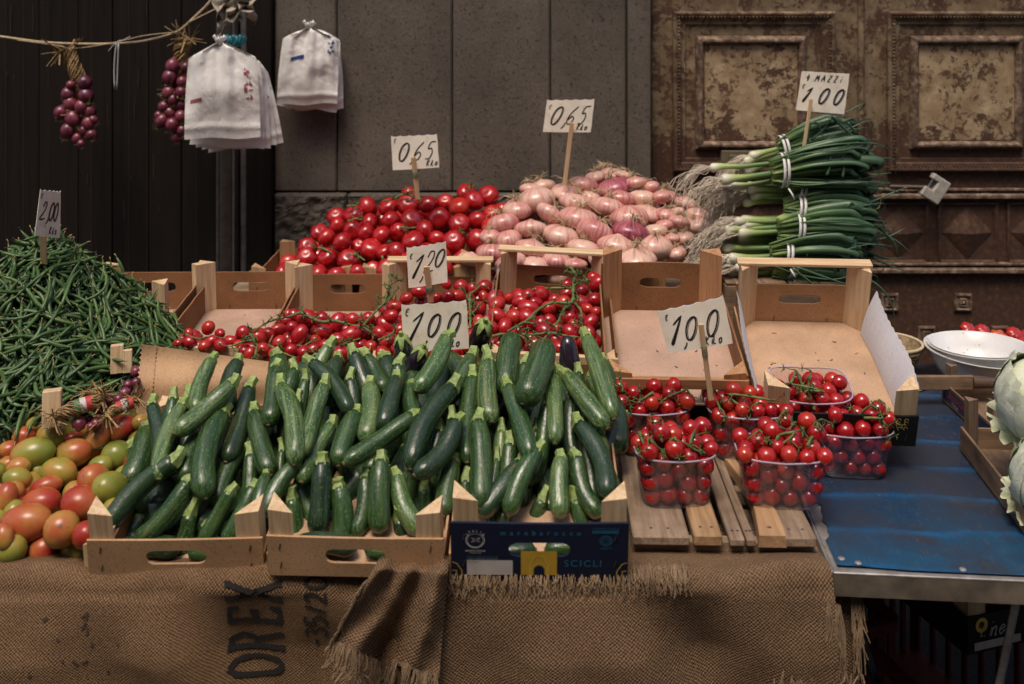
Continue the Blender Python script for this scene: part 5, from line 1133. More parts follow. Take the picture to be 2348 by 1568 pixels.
# ---- punnets of cherry tomatoes
CM = [ball_mesh('cherry_tomato', CHER, 1, .95, .0, 5, .05, n=14, m=9, seed=i+40) for i in range(3)]
CCAL = [calyx_mesh('calyx', .85, 5, 60+i, up=.9) for i in range(3)]
def rrect(wd, d, e=4.0, n=40):
    o = []
    for i in range(n):
        a = 2*math.pi*i/n; c, s = math.cos(a), math.sin(a); k = (abs(c)**e+abs(s)**e)**(-1/e); o.append((c*k*wd/2, s*k*d/2))
    return o
def punnet(label, tlabel, loc, rz, wd=.155, d=.118, h=.096, n=44, dome=.055, seed=0, rx=0, vines=3, tr=.0180):
    t = thing('punnet', label, 'punnet', 'clear plastic punnets', TR(loc, rx, 0, rz)); q = random.Random(seed)
    a = MB(); lv = [(.80, 0.0, .78), (.84, .004, .82), (.90, h*.45, .89), (.97, h*.95, .965), (1.0, h, 1.0)]; N = 40; V = []
    for sx, z, sy in lv: V += [(x*sx, y*sy, z) for x, y in rrect(wd, d)]
    fs = [(i*N+k, i*N+(k+1) % N, (i+1)*N+(k+1) % N, (i+1)*N+k) for i in range(4) for k in range(N)]+[tuple(range(N-1, -1, -1))]
    a.add(V, fs); a.build('tray', PLAST, t, 60)
    a = MB(); pts = [(x, y, h+.001-.005*(1-abs(x)/(wd/2))*(1 if abs(y) > d*.45 else 0)) for x, y in rrect(wd+.003, d+.003)]; a.tube(pts+[pts[0]], .0018, 6, cap=False); a.build('rim', PRIM, t, 179)
    # settle tomatoes: random drop then push apart inside the tray and under the dome
    r0 = tr; C = np.array([[q.uniform(-.4, .4)*wd, q.uniform(-.4, .4)*d, .015+q.random()*(h+dome*.6)] for i in range(n)]); rad = np.array([r0*q.uniform(.84, 1.06) for i in range(n)])
    for it in range(160):
        D = C[:, None]-C[None]; L = np.linalg.norm(D, axis=2)+1e-9; pen = np.maximum(0, rad[:, None]+rad[None]-L); np.fill_diagonal(pen, 0)
        C += (D/L[..., None]*pen[..., None]*.42).sum(1); C[:, 2] -= .0006
        z = np.clip(C[:, 2]/h, 0, 1); kx, ky = (.80+.2*z)*wd/2-rad-.001, (.78+.22*z)*d/2-rad-.001
        over = C[:, 2] > h; kx = np.where(over, kx+.008, kx); ky = np.where(over, ky+.004, ky)
        C[:, 0] = np.clip(C[:, 0], -kx, kx); C[:, 1] = np.clip(C[:, 1], -ky, ky); C[:, 2] = np.maximum(C[:, 2], rad+.001)
    M0 = t.matrix_basis; top = []
    for i in range(n):
        o = mobj('cherry_tomato', CM[i % 3]); ax = Vector((q.gauss(0, .7), q.gauss(-.1, .6), q.gauss(.5, .5))).normalized(); p = M0 @ Vector(C[i])
        o.matrix_basis = aim(p, ax, q.uniform(0, 6), rad[i]); tag(o, tlabel, 'cherry tomato', tlabel.split(' in ')[-1] and 'cherry tomatoes in '+tlabel.split(' in ', 1)[-1])
        if C[i, 2] > h*.62:
            top.append((C[i], rad[i]))
            if q.random() < .5: mobj('calyx', CCAL[i % 3], o, Matrix.Translation((0, 0, .93)))
        elif q.random() < .15: mobj('calyx', CCAL[i % 3], o, Matrix.Translation((0, 0, .93)))
    top.sort(key=lambda k: -k[0][2])
    for v in range(vines if len(top) > 3 else 0):
        sd_ = top[(v*3) % len(top)][0]; near = sorted([k for k in top if np.linalg.norm(k[0]-sd_) < .07], key=lambda k: k[0][0]*math.cos(v*1.3)+k[0][1]*math.sin(v*1.3))[:5]
        if len(near) < 3: continue
        main = [M0 @ Vector((k[0][0], k[0][1]-.004, k[0][2]+k[1]+.005+.003*q.random())) for k in near]
        side = [[m_, m_+Vector((q.uniform(-.012, .012), -.010, q.uniform(-.012, .010)))] for m_ in main[1:]]
        vine('green stalk on the '+label.split(',')[0].replace('clear ', ''), [main]+side, .0026, curl=2, rs=q, group='stalks on the cherry tomatoes')
    return t
PT = TZ+.006+.032+.018
def at(x, y, z): return PZ(x, y, z)
pu = [punnet('clear punnet of cherry tomatoes beside the zucchini, behind another punnet', 'cherry tomato in the rear punnet beside the zucchini', at(1502, 1052, PT)+Vector((0, .055, 0)), 2, seed=1, n=60, dome=.05),
      punnet('clear punnet of cherry tomatoes with the thin sign stick behind it', 'cherry tomato in the rear punnet by the thin sign stick', at(1725, 1062, PT)+Vector((0, .055, 0)), -3, seed=2, n=64, wd=.165),
      punnet('clear punnet of cherry tomatoes on the narrow broken slats', 'cherry tomato in the front punnet on the narrow slats', at(1553, 1166, PT)+Vector((0, .045, 0)), 1, seed=3, n=56, dome=.065, wd=.150, d=.112),
      punnet('clear punnet of cherry tomatoes over the crooked slat', 'cherry tomato in the front punnet over the crooked slat', at(1803, 1168, PT)+Vector((0, .045, 0)), -4, seed=4, n=66, dome=.065, wd=.166, d=.120),
      punnet('clear punnet of cherry tomatoes standing on the blue table', 'cherry tomato in the punnet on the blue table', at(1963, 1100, BZ+.004)+Vector((0, .052, 0)), -5, seed=5, n=76, dome=.06, wd=.170, d=.12, h=.094),
      ]
M5 = cF.matrix_basis
punnet('clear punnet of cherry tomatoes inside the paper lined crate', 'cherry tomato in the punnet inside the paper lined crate', M5 @ Vector((-.045, .082, .007)), -4, wd=.165, d=.125, h=.07, n=30, dome=.03, seed=6, rx=14, vines=2)

# ---- green beans
def bean_mesh(i):
    q = random.Random(100+i); L = q.uniform(.105, .155); c = q.uniform(-1.7, 1.7); s = q.uniform(-.9, .9); n = 9; pts, rad = [], []
    x = z = an = 0; an = -c*.5
    for k in range(n+1):
        t = k/n; pts.append(Vector((x, q.uniform(-.0004, .0004)+.010*s*math.sin(t*6.28), z))); step = L/n; an += c/n*(1+s*math.sin(t*5)); x += math.cos(an)*step; z += math.sin(an)*step
        rad.append(.0044*(.35+.65*min(1, t/.12))*(1 if t < .85 else max(.12, 1-((t-.85)/.16)**1.5))*(1+.05*math.sin(t*40)))
    mid = pts[n//2].copy(); pts = [p-mid for p in pts]
    a = MB(); a.tube(pts, rad, 7, flat=.85)
    d = (pts[0]-pts[1]).normalized(); a.tube([pts[0]-d*.001, pts[0]+d*.005, pts[0]+d*.009+Vector((0, .002, .002))], [.0015, .0010, .0012], 5, mi=1)
    d = (pts[-1]-pts[-2]).normalized(); a.tube([pts[-1], pts[-1]+d*.006+Vector((0, 0, .002))], [.0008, .0003], 4, mi=0)
    me = a.build(None, [BEAN, BEANTIP], None, 179); me.name = 'green_bean'; return me
NBM = 16; BMs = [bean_mesh(i) for i in range(NBM)]
BCX, BCY = wx(112, 2.42), 2.42
def mound(X, Y):
    dx_ = (X-BCX)/(.345 if X > BCX else .38); dy_ = (Y-BCY)/(.41 if Y < BCY else .24); r = math.hypot(dx_, dy_)
    h = .772+.305*(max(0, 1-r)**.92 if r < 1 else 0)+.012*math.sin(X*21)*math.sin(Y*17)
    return h, r
def mnorm(X, Y):
    e = .02; return Vector((mound(X-e, Y)[0]-mound(X+e, Y)[0], mound(X, Y-e)[0]-mound(X, Y+e)[0], 2*e)).normalized()
qb = random.Random(77)
def bean_pose(lift):
    while True:
        X, Y = qb.uniform(BCX-.33, BCX+.36), qb.uniform(BCY-.43, BCY+.16); h, r = mound(X, Y)
        if r < 1.0 and qb.random() < .75+.25*(1-r): break
    nn = mnorm(X, Y); a = qb.uniform(0, 6.28); tdir = Vector((math.cos(a), math.sin(a), 0)); dn = Vector((X-BCX, Y-BCY, 0))
    if dn.length > .02 and qb.random() < .45: tdir = (dn.normalized()+tdir*.7)
    tdir = (tdir-nn*tdir.dot(nn)+nn*qb.uniform(-.18, .10)).normalized(); y_ = nn.cross(tdir).normalized(); z_ = tdir.cross(y_)
    roll = qb.uniform(-1.4, 1.4)
    m = Matrix((tdir, y_, z_)).transposed().to_4x4() @ Matrix.Rotation(roll, 4, 'X'); m.translation = Vector((X, Y, h))+nn*lift
    return m
for i in range(300):
    o = mobj('green_bean', BMs[i % NBM]); o.matrix_basis = bean_pose(.006+.016*(i/300)); tag(o, 'slender green bean in the tall mound under the sign reading 2,00', 'bean', 'green beans')
# the rest of the mound, too many to count
bv, bf, bm_ = [], [], []
base = [(np.array([v.co for v in me.vertices]), [tuple(p.vertices) for p in me.polygons], [p.material_index for p in me.polygons]) for me in BMs]
for i in range(1250):
    V, fs, mi = base[i % NBM]; m = np.array(bean_pose(qb.uniform(-.022, .008))); o_ = len(bv)
    bv += [tuple(p) for p in (V @ m[:3, :3].T+m[:3, 3])]; bf += [tuple(k+o_ for k in f) for f in fs]; bm_ += mi
me = bpy.data.meshes.new('bean_heap'); me.from_pydata(bv, [], bf); me.materials.append(m_bean()); me.materials.append(BEANTIP)
# tint each bean of the mass by place
t_ = NT('bean_mass_skin', Roughness=.42); gi = t_.n('NewGeometry').outputs['Random Per Island']
t_.set('Base Color', t_.ramp(gi, (0, (.018, .048, .013)), (.5, (.037, .085, .022)), (1, (.083, .14, .044)))); me.materials[0] = t_.m
me.polygons.foreach_set('material_index', bm_); me.polygons.foreach_set('use_smooth', [True]*len(bf)); me.update()
bh = stuff(mobj('bean_heap', me)); tag(bh, 'mass of green beans packed under the loose beans on top of the mound', 'beans')
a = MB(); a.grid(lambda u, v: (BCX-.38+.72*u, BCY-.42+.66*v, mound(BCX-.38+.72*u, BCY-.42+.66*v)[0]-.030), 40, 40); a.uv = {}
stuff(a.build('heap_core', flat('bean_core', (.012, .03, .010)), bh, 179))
# box under the beans
crate('box buried under the mound of green beans', TR((BCX+.06, BCY-.40, .644), 8, 0, 6), .46, .60, .06, .09, .08, .10, .19, CARD, CARD_IN, fslot=False, group='crates under the beans')
for x0, y0, x1, y1, wd, rz in ((94, 900, 145, 970, 40, 10), (252, 795, 285, 850, 28, 0), (285, 805, 300, 850, 20, 0)):
    p = P((x0+x1)/2, (y0+y1)/2, 2.02 if x0 < 200 else 2.20); h = (y1-y0)/F*p.y*1.15; a = MB(); s_ = wd/F*p.y
    a.box((0, 0, 0), (s_, s_*.8, h), .0015); o = a.build('corner_post', PINE[2]); o.matrix_basis = TR(p, -8, 0, 20); tag(o, 'square wooden box corner standing up between the beans and the red onions' if x0 < 200 else 'narrow wooden box corner beside the brown paper and the beans', 'wooden post', 'box corners by the beans')

# ---- brown paper sheet
def pf(u, v):
    x = 325+(690-325)*u-18*v*(1-u)+6*v*u; y = 789+50*u+(170-30*u)*v; Y = 2.165-.05*v+.006*math.sin(v*9+u*2)+.004*math.sin(u*16)
    if u == 0: x += 2.5*math.sin(v*95)
    return tuple(P(x, y, Y))
a = MB(); a.grid(pf, 40, 60); a.uv = {}; pp = tag(a.build('paper_sheet', KRAFT, None, 179), 'sheet of creased brown kraft paper with a zigzag edge behind the zucchini', 'paper')
a = MB(); a.grid(lambda u, v: tuple(Vector(pf(.012+.085*u+.004*math.sin(v*110)*(1 if u > .5 else 0), v))+Vector((0, -.0025, 0))), 6, 60); a.uv = {}; a.build('folded_seam', KRAFT, pp, 179)

# ---- red onion plaits lying by the beans
RM = [onion_mesh('red_onion', PUR, i+50, .95, .4) for i in range(4)]
pr = Plane(1.98, .78, 2.20, .86); ro = [(780,1150,140),(960,1070,90),(1100,1150,120),(1200,900,140),(1300,720,140),(1640,580,120),(1520,690,100),(1850,170,110),(1850,380,100),(420,850,110),(1700,420,100),(1560,820,90),(1860,560,80),(1000,1200,80),(650,900,90),(1420,900,100)]
C, Rr = place_balls(ro, cO, pr); Cx = relax(C, [r*.9 for r in Rr], cap=.04); qo = random.Random(5)
RRT = [root_mesh('roots', 26, .8, 80+i, ROOT, 1.0, .010) for i in range(3)]
for i, (p, r) in enumerate(zip(Cx, Rr)):
    o = mobj('red_onion', RM[i % 4]); ax = Vector((qo.uniform(-1, 1), qo.uniform(-.2, .9), qo.uniform(-.4, .5))).normalized(); o.matrix_basis = aim(p, ax, qo.uniform(0, 6), r*.95)
    tag(o, 'purple red onion lying between the beans and the half ripe tomatoes', 'red onion', 'red onions by the beans'); mobj('roots', RRT[i % 3], o, Matrix.Translation((0, 0, -.9)) @ Matrix.Rotation(math.pi, 4, 'X'))
def straw_bundle(mb, path, rad, n, q, fray=.03, r=.0016):
    path = smooth_path(path, 5); m = len(path)
    for i in range(n):
        ph = q.uniform(0, 6.28); k = q.uniform(.3, 1); tw = q.uniform(1.5, 4)
        pts = []
        for j, p in enumerate(path):
            t = j/(m-1); d = (path[min(j+1, m-1)]-path[max(j-1, 0)]).normalized(); e = d.cross(Vector((0, -1, .3))).normalized(); f = d.cross(e); R_ = (rad(t) if callable(rad) else rad)*k
            pts.append(p+e*math.cos(ph+tw*t*3)*R_+f*math.sin(ph+tw*t*3)*R_)
        if i % 2: pts.append(pts[-1]+Vector((q.uniform(-fray, fray), q.uniform(-fray, fray*.4), q.uniform(-fray, fray))))
        if i % 3 == 0: pts.insert(0, pts[0]+Vector((q.uniform(-fray, fray), q.uniform(-fray, fray*.4), q.uniform(-fray, fray))))
        mb.tube(pts, r*q.uniform(.6, 1.4), 4, cap=False, flat=.5)
for path, rr_, lab, col, band in (([(300, 1040), (480, 950), (700, 860), (900, 790), (1090, 740), (1200, 640)], 125, 'plait of dry onion straw with a green white and red paper band', (PRINT_GREEN, PRINT_WHITE, PRINT_RED), .56), ([(1300, 1020), (1450, 900), (1600, 820), (1760, 760), (1850, 690)], 100, 'plait of dry onion straw with a red and white band beside the brown paper', (PRINT_RED, PRINT_WHITE, PRINT_RED), .55), ([(930, 540), (1060, 570), (1180, 530), (1230, 600)], 60, 'loose twist of dry onion straw lying on the red onions', None, 0)):
    pts = [pr.at(*cO(x, y), .035) for x, y in path]; R_ = rr_/4.696*K/F*2.05; t = thing('onion_plait', lab, 'onion plait', 'plaits of onion straw', TR(pts[0]))
    pts = [p-pts[0] for p in pts]; a = MB(); straw_bundle(a, pts, lambda t: R_*(.75+.35*math.sin(t*math.pi)), 70, qo); stuff(a.build('straw', STRAW, t, 179))
    if col:
        sp = smooth_path(pts, 5); j = int(band*(len(sp)-1)); d = (sp[j+1]-sp[j-1]).normalized()
        for k, m in enumerate(col):
            c0 = sp[j]+d*((k-1)*.011); a = MB(); a.tube([c0-d*.0054, c0+d*.0054], R_*1.12, 14, cap=False); a.build('paper_band', m, t, 60)
# ---- spring onion bunches
def spring(label, root, fold, Y, thick, nst, seed, tie=.40, nleaf=22, back=0):
    q = random.Random(seed); p0, p1 = P(*root, Y), P(*fold, Y-.01); d = p1-p0; L = d.length; x_ = d.normalized(); z_ = UP-x_*UP.dot(x_); z_.normalize(); y_ = z_.cross(x_)
    m = Matrix((x_, y_, z_)).transposed().to_4x4(); m.translation = p0; H = thick/F*Y*1.22
    t = thing('spring_onion_bunch', label, 'spring onions', 'bunches of spring onions', m)
    its = []
    for k in range(nst):
        yy, zz = q.uniform(-.035, .03), q.uniform(-.5, .25)*H; x0 = q.uniform(-.01, .05); rb = q.uniform(.013, .0195)
        pts = [(x0, yy, zz), (x0+.006, yy, zz), (x0+.02, yy, zz), (x0+.035, yy, zz+.001), (x0+.06, yy*.9, zz*.95), (x0+.11, yy*.75, zz*.85), (L*.56, yy*.6, zz*.7+.005)]
        a = MB(); a.tube(smooth_path(pts, 3), [rb*v for v in [.35, .6, .8, .92, 1, 1, .96, .9, .82, .74, .68, .62, .58, .55, .54, .53, .52, .51, .5]], 10, t=[min(.5, (j/18)*.5) for j in range(19)]); a.build('stalk', LEEK, t, 179)
        for j in range(34):
            l = q.uniform(.04, .11); l *= 1.25; its.append([(x0+.003, yy+q.uniform(-.006, .006), zz+q.uniform(-.006, .006)), (x0-l*.35, yy+q.uniform(-.02, .015), zz+q.uniform(-.015, .012)), (x0-l*.75, yy+q.uniform(-.03, .02), zz-l*q.uniform(.1, .45)), (x0-l*.95, yy+q.uniform(-.035, .025), zz-l*q.uniform(.2, .9))])
    strands('roots', t, its, .00085, WROOT, 3)
    nleaf = int(nleaf*1.5)
    for k in range(nleaf):
        f = (k+.5)/nleaf; zt = (f-.45)*H*1.25*(1-.0*f); yy = q.uniform(-.045, .02)-.02*math.sin(f*math.pi); rl = q.choice((.006, .008, .011, .014))*q.uniform(.9, 1.15); xe = L*(1.0-.16*abs(f-.5)+q.uniform(-.12, .05)); arch = .014*math.sin(f*math.pi)+q.uniform(-.003, .006)
        pts = [(L*.36, yy*.5, zt*.40), (L*.46, yy*.7, zt*.60+arch*.4), (L*.62, yy, zt*.85+arch), (L*.82, yy-.004, zt+arch*.8), (xe*.97, yy-.006, zt*.98+arch*.2), (xe, yy, zt*.9-.010), (xe*.93, yy+.022, zt*.8-.016), (L*.6, yy+.03, zt*.7-.014)]
        sp = smooth_path(pts, 4); n = len(sp); a = MB(); a.tube(sp, [rl*(.5+.6*min(1, j/(n*.35)))*(1 if j < n*.8 else .7) for j in range(n)], 8, flat=.40, ridge=.16, t=[min(1, .30+.9*j/n) for j in range(n)], up=(0, 1, q.uniform(-.8, .8))); a.build('leaf', LEEK, t, 179)
    for k in range(14):                            # thinner, unruly leaves
        zt = q.uniform(-.6, .75)*H; yy = q.uniform(-.06, .0); xe = L*q.uniform(.85, 1.12); rl = q.uniform(.003, .006)
        pts = [(L*.35, yy*.6, zt*.5), (L*.55, yy, zt*.8+q.uniform(-.01, .012)), (L*.8, yy-.012, zt+q.uniform(-.012, .014)), (xe, yy-.008, zt+q.uniform(-.025, .012)), (xe+q.uniform(-.05, .05), yy, zt-q.uniform(.01, .06))]
        sp = smooth_path(pts, 5); n = len(sp); a = MB(); a.tube(sp, [rl*(1.1-.95*(j/(n-1))**2) for j in range(n)], 6, flat=.5, t=[min(1, .42+.7*j/n) for j in range(n)]); a.build('leaf', LEEK, t, 179)
    if tie:
        for s_ in (-.006, .006):
            a = MB(); cx_ = L*tie; pts = [(cx_+s_+.006*math.sin(v), -.012+.050*math.cos(v), .004+H*.42*math.sin(v)) for v in [2*math.pi*i/24 for i in range(25)]]
            a.tube(pts, .0045, 6, cap=False, flat=.25, up=(0, -1, 0)); a.build('tie', TIE, t, 179)
        a = MB(); a.tube([(L*tie, -.055, -H*.35), (L*tie+.008, -.062, -H*.5), (L*tie+.012, -.06, -H*.62)], [.004, .005, .004], 6, flat=.25); a.build('tie_tail', TIE, t, 179)
    return t
spring('bunch of spring onions squeezed between the second bunch and the middle of the stack', c3(650, 1140), c3(1380, 1135), 3.0, 60, 4, 12, 0, 18)
sb = [spring('bunch of spring onions lying at the back of the top of the stack', c3(640, 930), c3(1300, 740), 3.10, 62, 3, 1, .40, 16),
      spring('topmost bunch of spring onions with two white bulbs and a paper tie', c3(510, 1015), c3(1400, 920), 2.93, 76, 3, 2, .435, 24),
      spring('second bunch of spring onions down the stack', c3(680, 1085), c3(1385, 1090), 2.98, 66, 4, 3, .44, 22),
      spring('bunch of spring onions in the middle of the stack with a dry leaf tip', c3(630, 1195), c3(1390, 1185), 2.94, 62, 4, 4, .47, 22),
      spring('bunch of spring onions with large white bulbs low in the stack', c3(575, 1315), c3(1390, 1285), 2.92, 72, 4, 5, .50, 24),
      spring('bunch of spring onions with purple stained bulbs near the bottom of the stack', c3(600, 1385), c3(1370, 1380), 2.97, 58, 4, 6, .50, 18),
      spring('bunch of spring onions above the pale handle bar', c3(560, 1450), c3(1300, 1435), 2.90, 58, 3, 7, .48, 20),
      spring('lowest bunch of spring onions behind the pale handle bar', c3(560, 1505), c3(1320, 1530), 2.92, 50, 3, 8, .50, 18)]
def loose(cr, lst, Y, par, r=.0068, dry=False):
    pts = smooth_path([P(*cr(x, y), Y) for x, y in lst], 5); inv = par.matrix_basis.inverted(); pts = [inv @ p for p in pts]; n = len(pts); a = MB()
    a.tube(pts, [r*(1.1-.95*(j/(n-1))**1.5) for j in range(n)], 6, flat=.55, t=[.62+.38*j/n for j in range(n)]); a.build('loose_leaf', DRYLEAF if dry else LEEK, par, 179)
for lst, b, Y in (([(1180, 670), (1310, 790), (1430, 940), (1475, 1030)], 0, 2.98), ([(1040, 810), (1055, 715), (1090, 700), (1120, 750), (1135, 830)], 0, 2.97), ([(1060, 800), (1140, 730), (1180, 672)], 0, 2.99), ([(1270, 700), (1300, 740), (1310, 780)], 0, 3.0), ([(1100, 820), (1200, 780), (1310, 785), (1400, 800)], 0, 3.0), ([(1385, 1160), (1500, 1110), (1600, 1070)], 3, 2.9), ([(1380, 1000), (1450, 995), (1520, 985)], 2, 2.95), ([(1370, 1060), (1440, 1055), (1500, 1040)], 2, 2.93), ([(1380, 1380), (1500, 1350), (1600, 1300)], 4, 2.93), ([(1390, 1300), (1540, 1370), (1635, 1445)], 4, 2.9), ([(1440, 1290), (1530, 1380), (1555, 1460)], 4, 2.88), ([(1390, 1460), (1500, 1510), (1640, 1560)], 5, 2.92), ([(1390, 1200), (1450, 1250), (1480, 1300), (1520, 1330)], 3, 2.95), ([(1395, 1180), (1440, 1170), (1445, 1230), (1390, 1330)], 3, 2.96), ([(1370, 1330), (1450, 1400), (1560, 1400)], 5, 2.95), ([(1380, 1420), (1470, 1470), (1600, 1470)], 5, 2.95), ([(1150, 1000), (1170, 940), (1172, 880)], 1, 2.86), ([(1240, 1010), (1248, 950), (1235, 880)], 1, 2.86)):
    loose(c3, lst, Y, sb[b])
for lst in ([(1460, 290), (1560, 370), (1650, 450), (1700, 522)], [(1480, 280), (1620, 330), (1780, 385), (1890, 415)], [(1880, 330), (2010, 390), (2090, 470), (2130, 560), (2145, 630)]): loose(c8, lst, 2.62 if lst[0][0] < 1700 else 2.70, sb[7], .006)
loose(c3, [(1385, 1200), (1450, 1180), (1455, 1090), (1420, 1110)], 2.89, sb[3], .002, True); loose(c3, [(1590, 1070), (1605, 1075), (1605, 1135)], 2.89, sb[3], .002, True)
# ============================================================ HANGING THINGS
ROPE = plain('twine', (.42, .32, .20), .85, var=.3, scale=120)
HY = 3.30
rp_ = thing('rope', 'sagging pale twine line carrying the onion plaits and bags', 'rope', mtx=TR(P(0, 85, HY)))
o0 = rp_.location.copy()
ln = [(-60, 78), (0, 84), (100, 97), (200, 101), (300, 98), (370, 85), (412, 69), (445, 40), (484, 0), (520, -60)]
a = MB(); a.tube(smooth_path([P(x, y, HY)-o0 for x, y in ln], 5), .0042, 8); a.build('main_strand', ROPE, rp_, 179)
a = MB(); a.tube(smooth_path([P(x, y, HY-.008)-o0 for x, y in [(40, 92), (130, 104), (155, 110), (185, 110), (260, 98), (330, 82), (408, 73)]], 5), .0016, 6); a.build('thin_strand', ROPE, rp_, 179)
a = MB(); a.tube(smooth_path([P(x, y, HY-.005)-o0 for x, y in [(430, 52), (455, 40), (495, 20)]], 4), .0022, 6); a.build('side_strand', ROPE, rp_, 179)
t = thing('cable_strip', 'white plastic strip knotted over the twine line between the onion plaits', 'plastic strip', mtx=TR(P(266, 98, HY-.02)))
o0 = t.location.copy()
for lst, wd in (([(298, 84), (282, 92), (268, 99), (262, 150), (263, 205)], .005), ([(268, 98), (258, 106), (248, 118)], .004), ([(272, 100), (270, 150), (268, 206)], .005)):
    a = MB(); a.tube(smooth_path([P(x, y, HY-.02)-o0 for x, y in lst], 4), wd, 6, flat=.25); a.build('strip', TIE, t, 179)
# ---- hanging red onion plaits
HM = [onion_mesh('red_onion', PUR, 70+i, .92, .35) for i in range(4)]
HRT = [root_mesh('roots', 14, .9, 90+i, STRAW, .8, .026) for i in range(2)]
def plait(label, tops, straw, onions, Y, seed):
    q = random.Random(seed); p0 = P(*tops, Y); t = thing('onion_plait', label, 'onion plait', 'onion plaits hanging from the twine', TR(p0))
    a = MB(); straw_bundle(a, [P(x, y, Y)-p0 for x, y in straw], lambda s: .024*(1.25-.6*s), 90, q, .055, .0020); stuff(a.build('straw', STRAW, t, 179))
    C = [P(x, y, Y-.02-.015*q.random())-p0 for x, y, r in onions]; Rr = [r/F*Y*1.22 for x, y, r in onions]
    for i, (p, r) in enumerate(zip(C, Rr)):
        o = mobj('onion_bulb', HM[i % 4], t); ax = Vector((-p.x*4+q.uniform(-.4, .4), q.uniform(.0, .6), .9)).normalized(); o.matrix_basis = aim(p, ax, q.uniform(0, 6), r*q.uniform(.78, 1.05)) @ Matrix.Diagonal((1, 1, q.uniform(.95, 1.25), 1))
        mobj('roots', HRT[i % 2], o, Matrix.Translation((0, 0, -.88)) @ Matrix.Rotation(math.pi, 4, 'X'))
cl = lambda l: [(*cL(x, y), r/1.668*K) for x, y, r in l]
plait('plait of red onions hanging alone from the twine before the dark planks', cL(465, 320), [cL(*p) for p in ((440, 330), (470, 400), (510, 480), (525, 560), (515, 660), (530, 760))],
      cl([(565,550,42),(455,625,45),(575,635,42),(470,565,30),(545,710,45),(405,750,42),(485,790,44),(470,690,36),(590,820,44),(515,920,38),(610,900,35),(450,870,36),(560,870,35),(600,740,35),(540,960,28),(620,800,28)]), HY-.01, 1)
plait('plait of red onions hanging half behind the large white carrier bags', cL(1215, 255), [cL(*p) for p in ((1240, 250), (1210, 330), (1205, 420), (1195, 520), (1180, 600))],
      cl([(1150,440,36),(1130,515,40),(1215,545,36),(1125,615,42),(1210,615,40),(1155,665,36),(1095,710,36),(1135,750,42),(1205,775,40),(1080,805,38),(1150,830,40),(1215,870,38),(1175,915,34),(1215,700,36),(1240,450,30),(1060,770,26)]), HY-.005, 2)
a = MB(); a.tube(smooth_path([P(*cL(x, y), HY-.02) for x, y in ((1195, 200), (1193, 240), (1190, 290), (1205, 300))], 4), .0022, 6); h_ = a.build('wire_hook', STEEL, None, 179); tag(h_, 'small wire hook holding the onion plait beside the bags', 'hook')
# ---- carrier bags
BAGRED = flat('bag_print_red', (.36, .09, .09), .5); BAGBLUE = flat('bag_print_blue', (.03, .055, .23), .5)
def bag(label, cr, knot, lsh, rsh, lb, rb, Y, seed, depth=.02, grp='carrier bags hung in bunches', prints=(), sag=1.0, knot_part=True):
    q = random.Random(seed); ph = [q.uniform(0, 6.28) for _ in range(8)]; K0 = Vector((*cr(*knot), 0)); q4 = [Vector((*cr(*c), 0)) for c in (lsh, rsh, lb, rb)]
    o0 = P(K0.x, K0.y, Y)
    def fn(u, v, f=1):
        if v < .22:                                # gathered neck to shoulders
            s = v/.22; top = K0+Vector(((u-.5)*10, 0, 0)); sh = q4[0].lerp(q4[1], u); sh.y -= 26*math.sin(u*math.pi)*.9; p = top.lerp(sh, s**.8)
        else:
            s = (v-.22)/.78; sh = q4[0].lerp(q4[1], u); sh.y -= 26*math.sin(u*math.pi)*.9; bt_ = q4[2].lerp(q4[3], u); bt_.y += 2*math.sin(u*9+ph[0]); p = sh.lerp(bt_, s); p.x += (u-.5)*5*math.sin(s*math.pi)
        nz = mnoise.noise(Vector((u*3.1+seed*7, v*4.3, 1.7))); n2_ = mnoise.noise(Vector((u*7+seed*3, v*9+nz, 5.1)))
        rad_ = math.sin((u-.5)*17+ph[1])*.010*max(0, 1-v*1.3)+math.sin((u-.5)*31+ph[2])*.005*max(0, 1-v)
        cr_ = .012*nz*math.sin(v*math.pi)+.006*abs(n2_)*min(1, v*3)*(1.1-v)-.004*math.exp(-((v-.9)/.03)**2)
        fold = .012*math.exp(-((u-.42)/.05)**2)*max(0, .75-v)
        y = Y-depth*math.sin(math.pi*min(1, v*1.0))*(.3+.7*math.sin(u*math.pi))*f+(rad_+cr_)*f+fold
        return P(p.x, p.y, y)-o0
    t = thing('carrier_bag', label, 'plastic bag', grp, TR(o0))
    a = MB(); a.grid(lambda u, v: tuple(fn(u, v)), 44, 52); a.grid(lambda u, v: tuple(fn(u, v, -.4)+Vector((0, .012*math.sin(u*math.pi)*math.sin(v*math.pi)+.001, 0))), 20, 24); a.uv = {}; a.build('sheet', BAG, t, 179)
    if knot_part:
        a = MB()
        for k in range(7):
            an = k*.9; a.tube(smooth_path([(0, -.006, -.012), (math.cos(an)*.008, -.012+math.sin(an)*.006, .002), (math.cos(an)*.020, -.010+math.sin(an)*.010, .014+.006*math.sin(k*2.1))], 3), [.006]*3+[.008]*3+[.010], 6, flat=.3)
        a.build('knot', BAG, t, 179)
    for (u0, u1, v0, v1, m, dens) in prints:
        mb = MB()
        if dens == 0: mb.grid(lambda u, v: tuple(fn(u0+(u1-u0)*u, v0+(v1-v0)*v)+Vector((0, -.0015, 0))), 8, 4)
        else:
            for k in range(dens):
                ua, va = q.uniform(u0, u1), v0+(v1-v0)*(k+.5)/dens; pts = [(ua+q.uniform(-.03, .03), va+q.uniform(-.02, .02)) for _ in range(3)]
                ribbon(mb, pts, q.uniform(.012, .03), lambda A, B: tuple(fn(A, B)+Vector((0, -.0015, 0))))
        mb.uv = {}; mb.build('print', m, t)
    return t
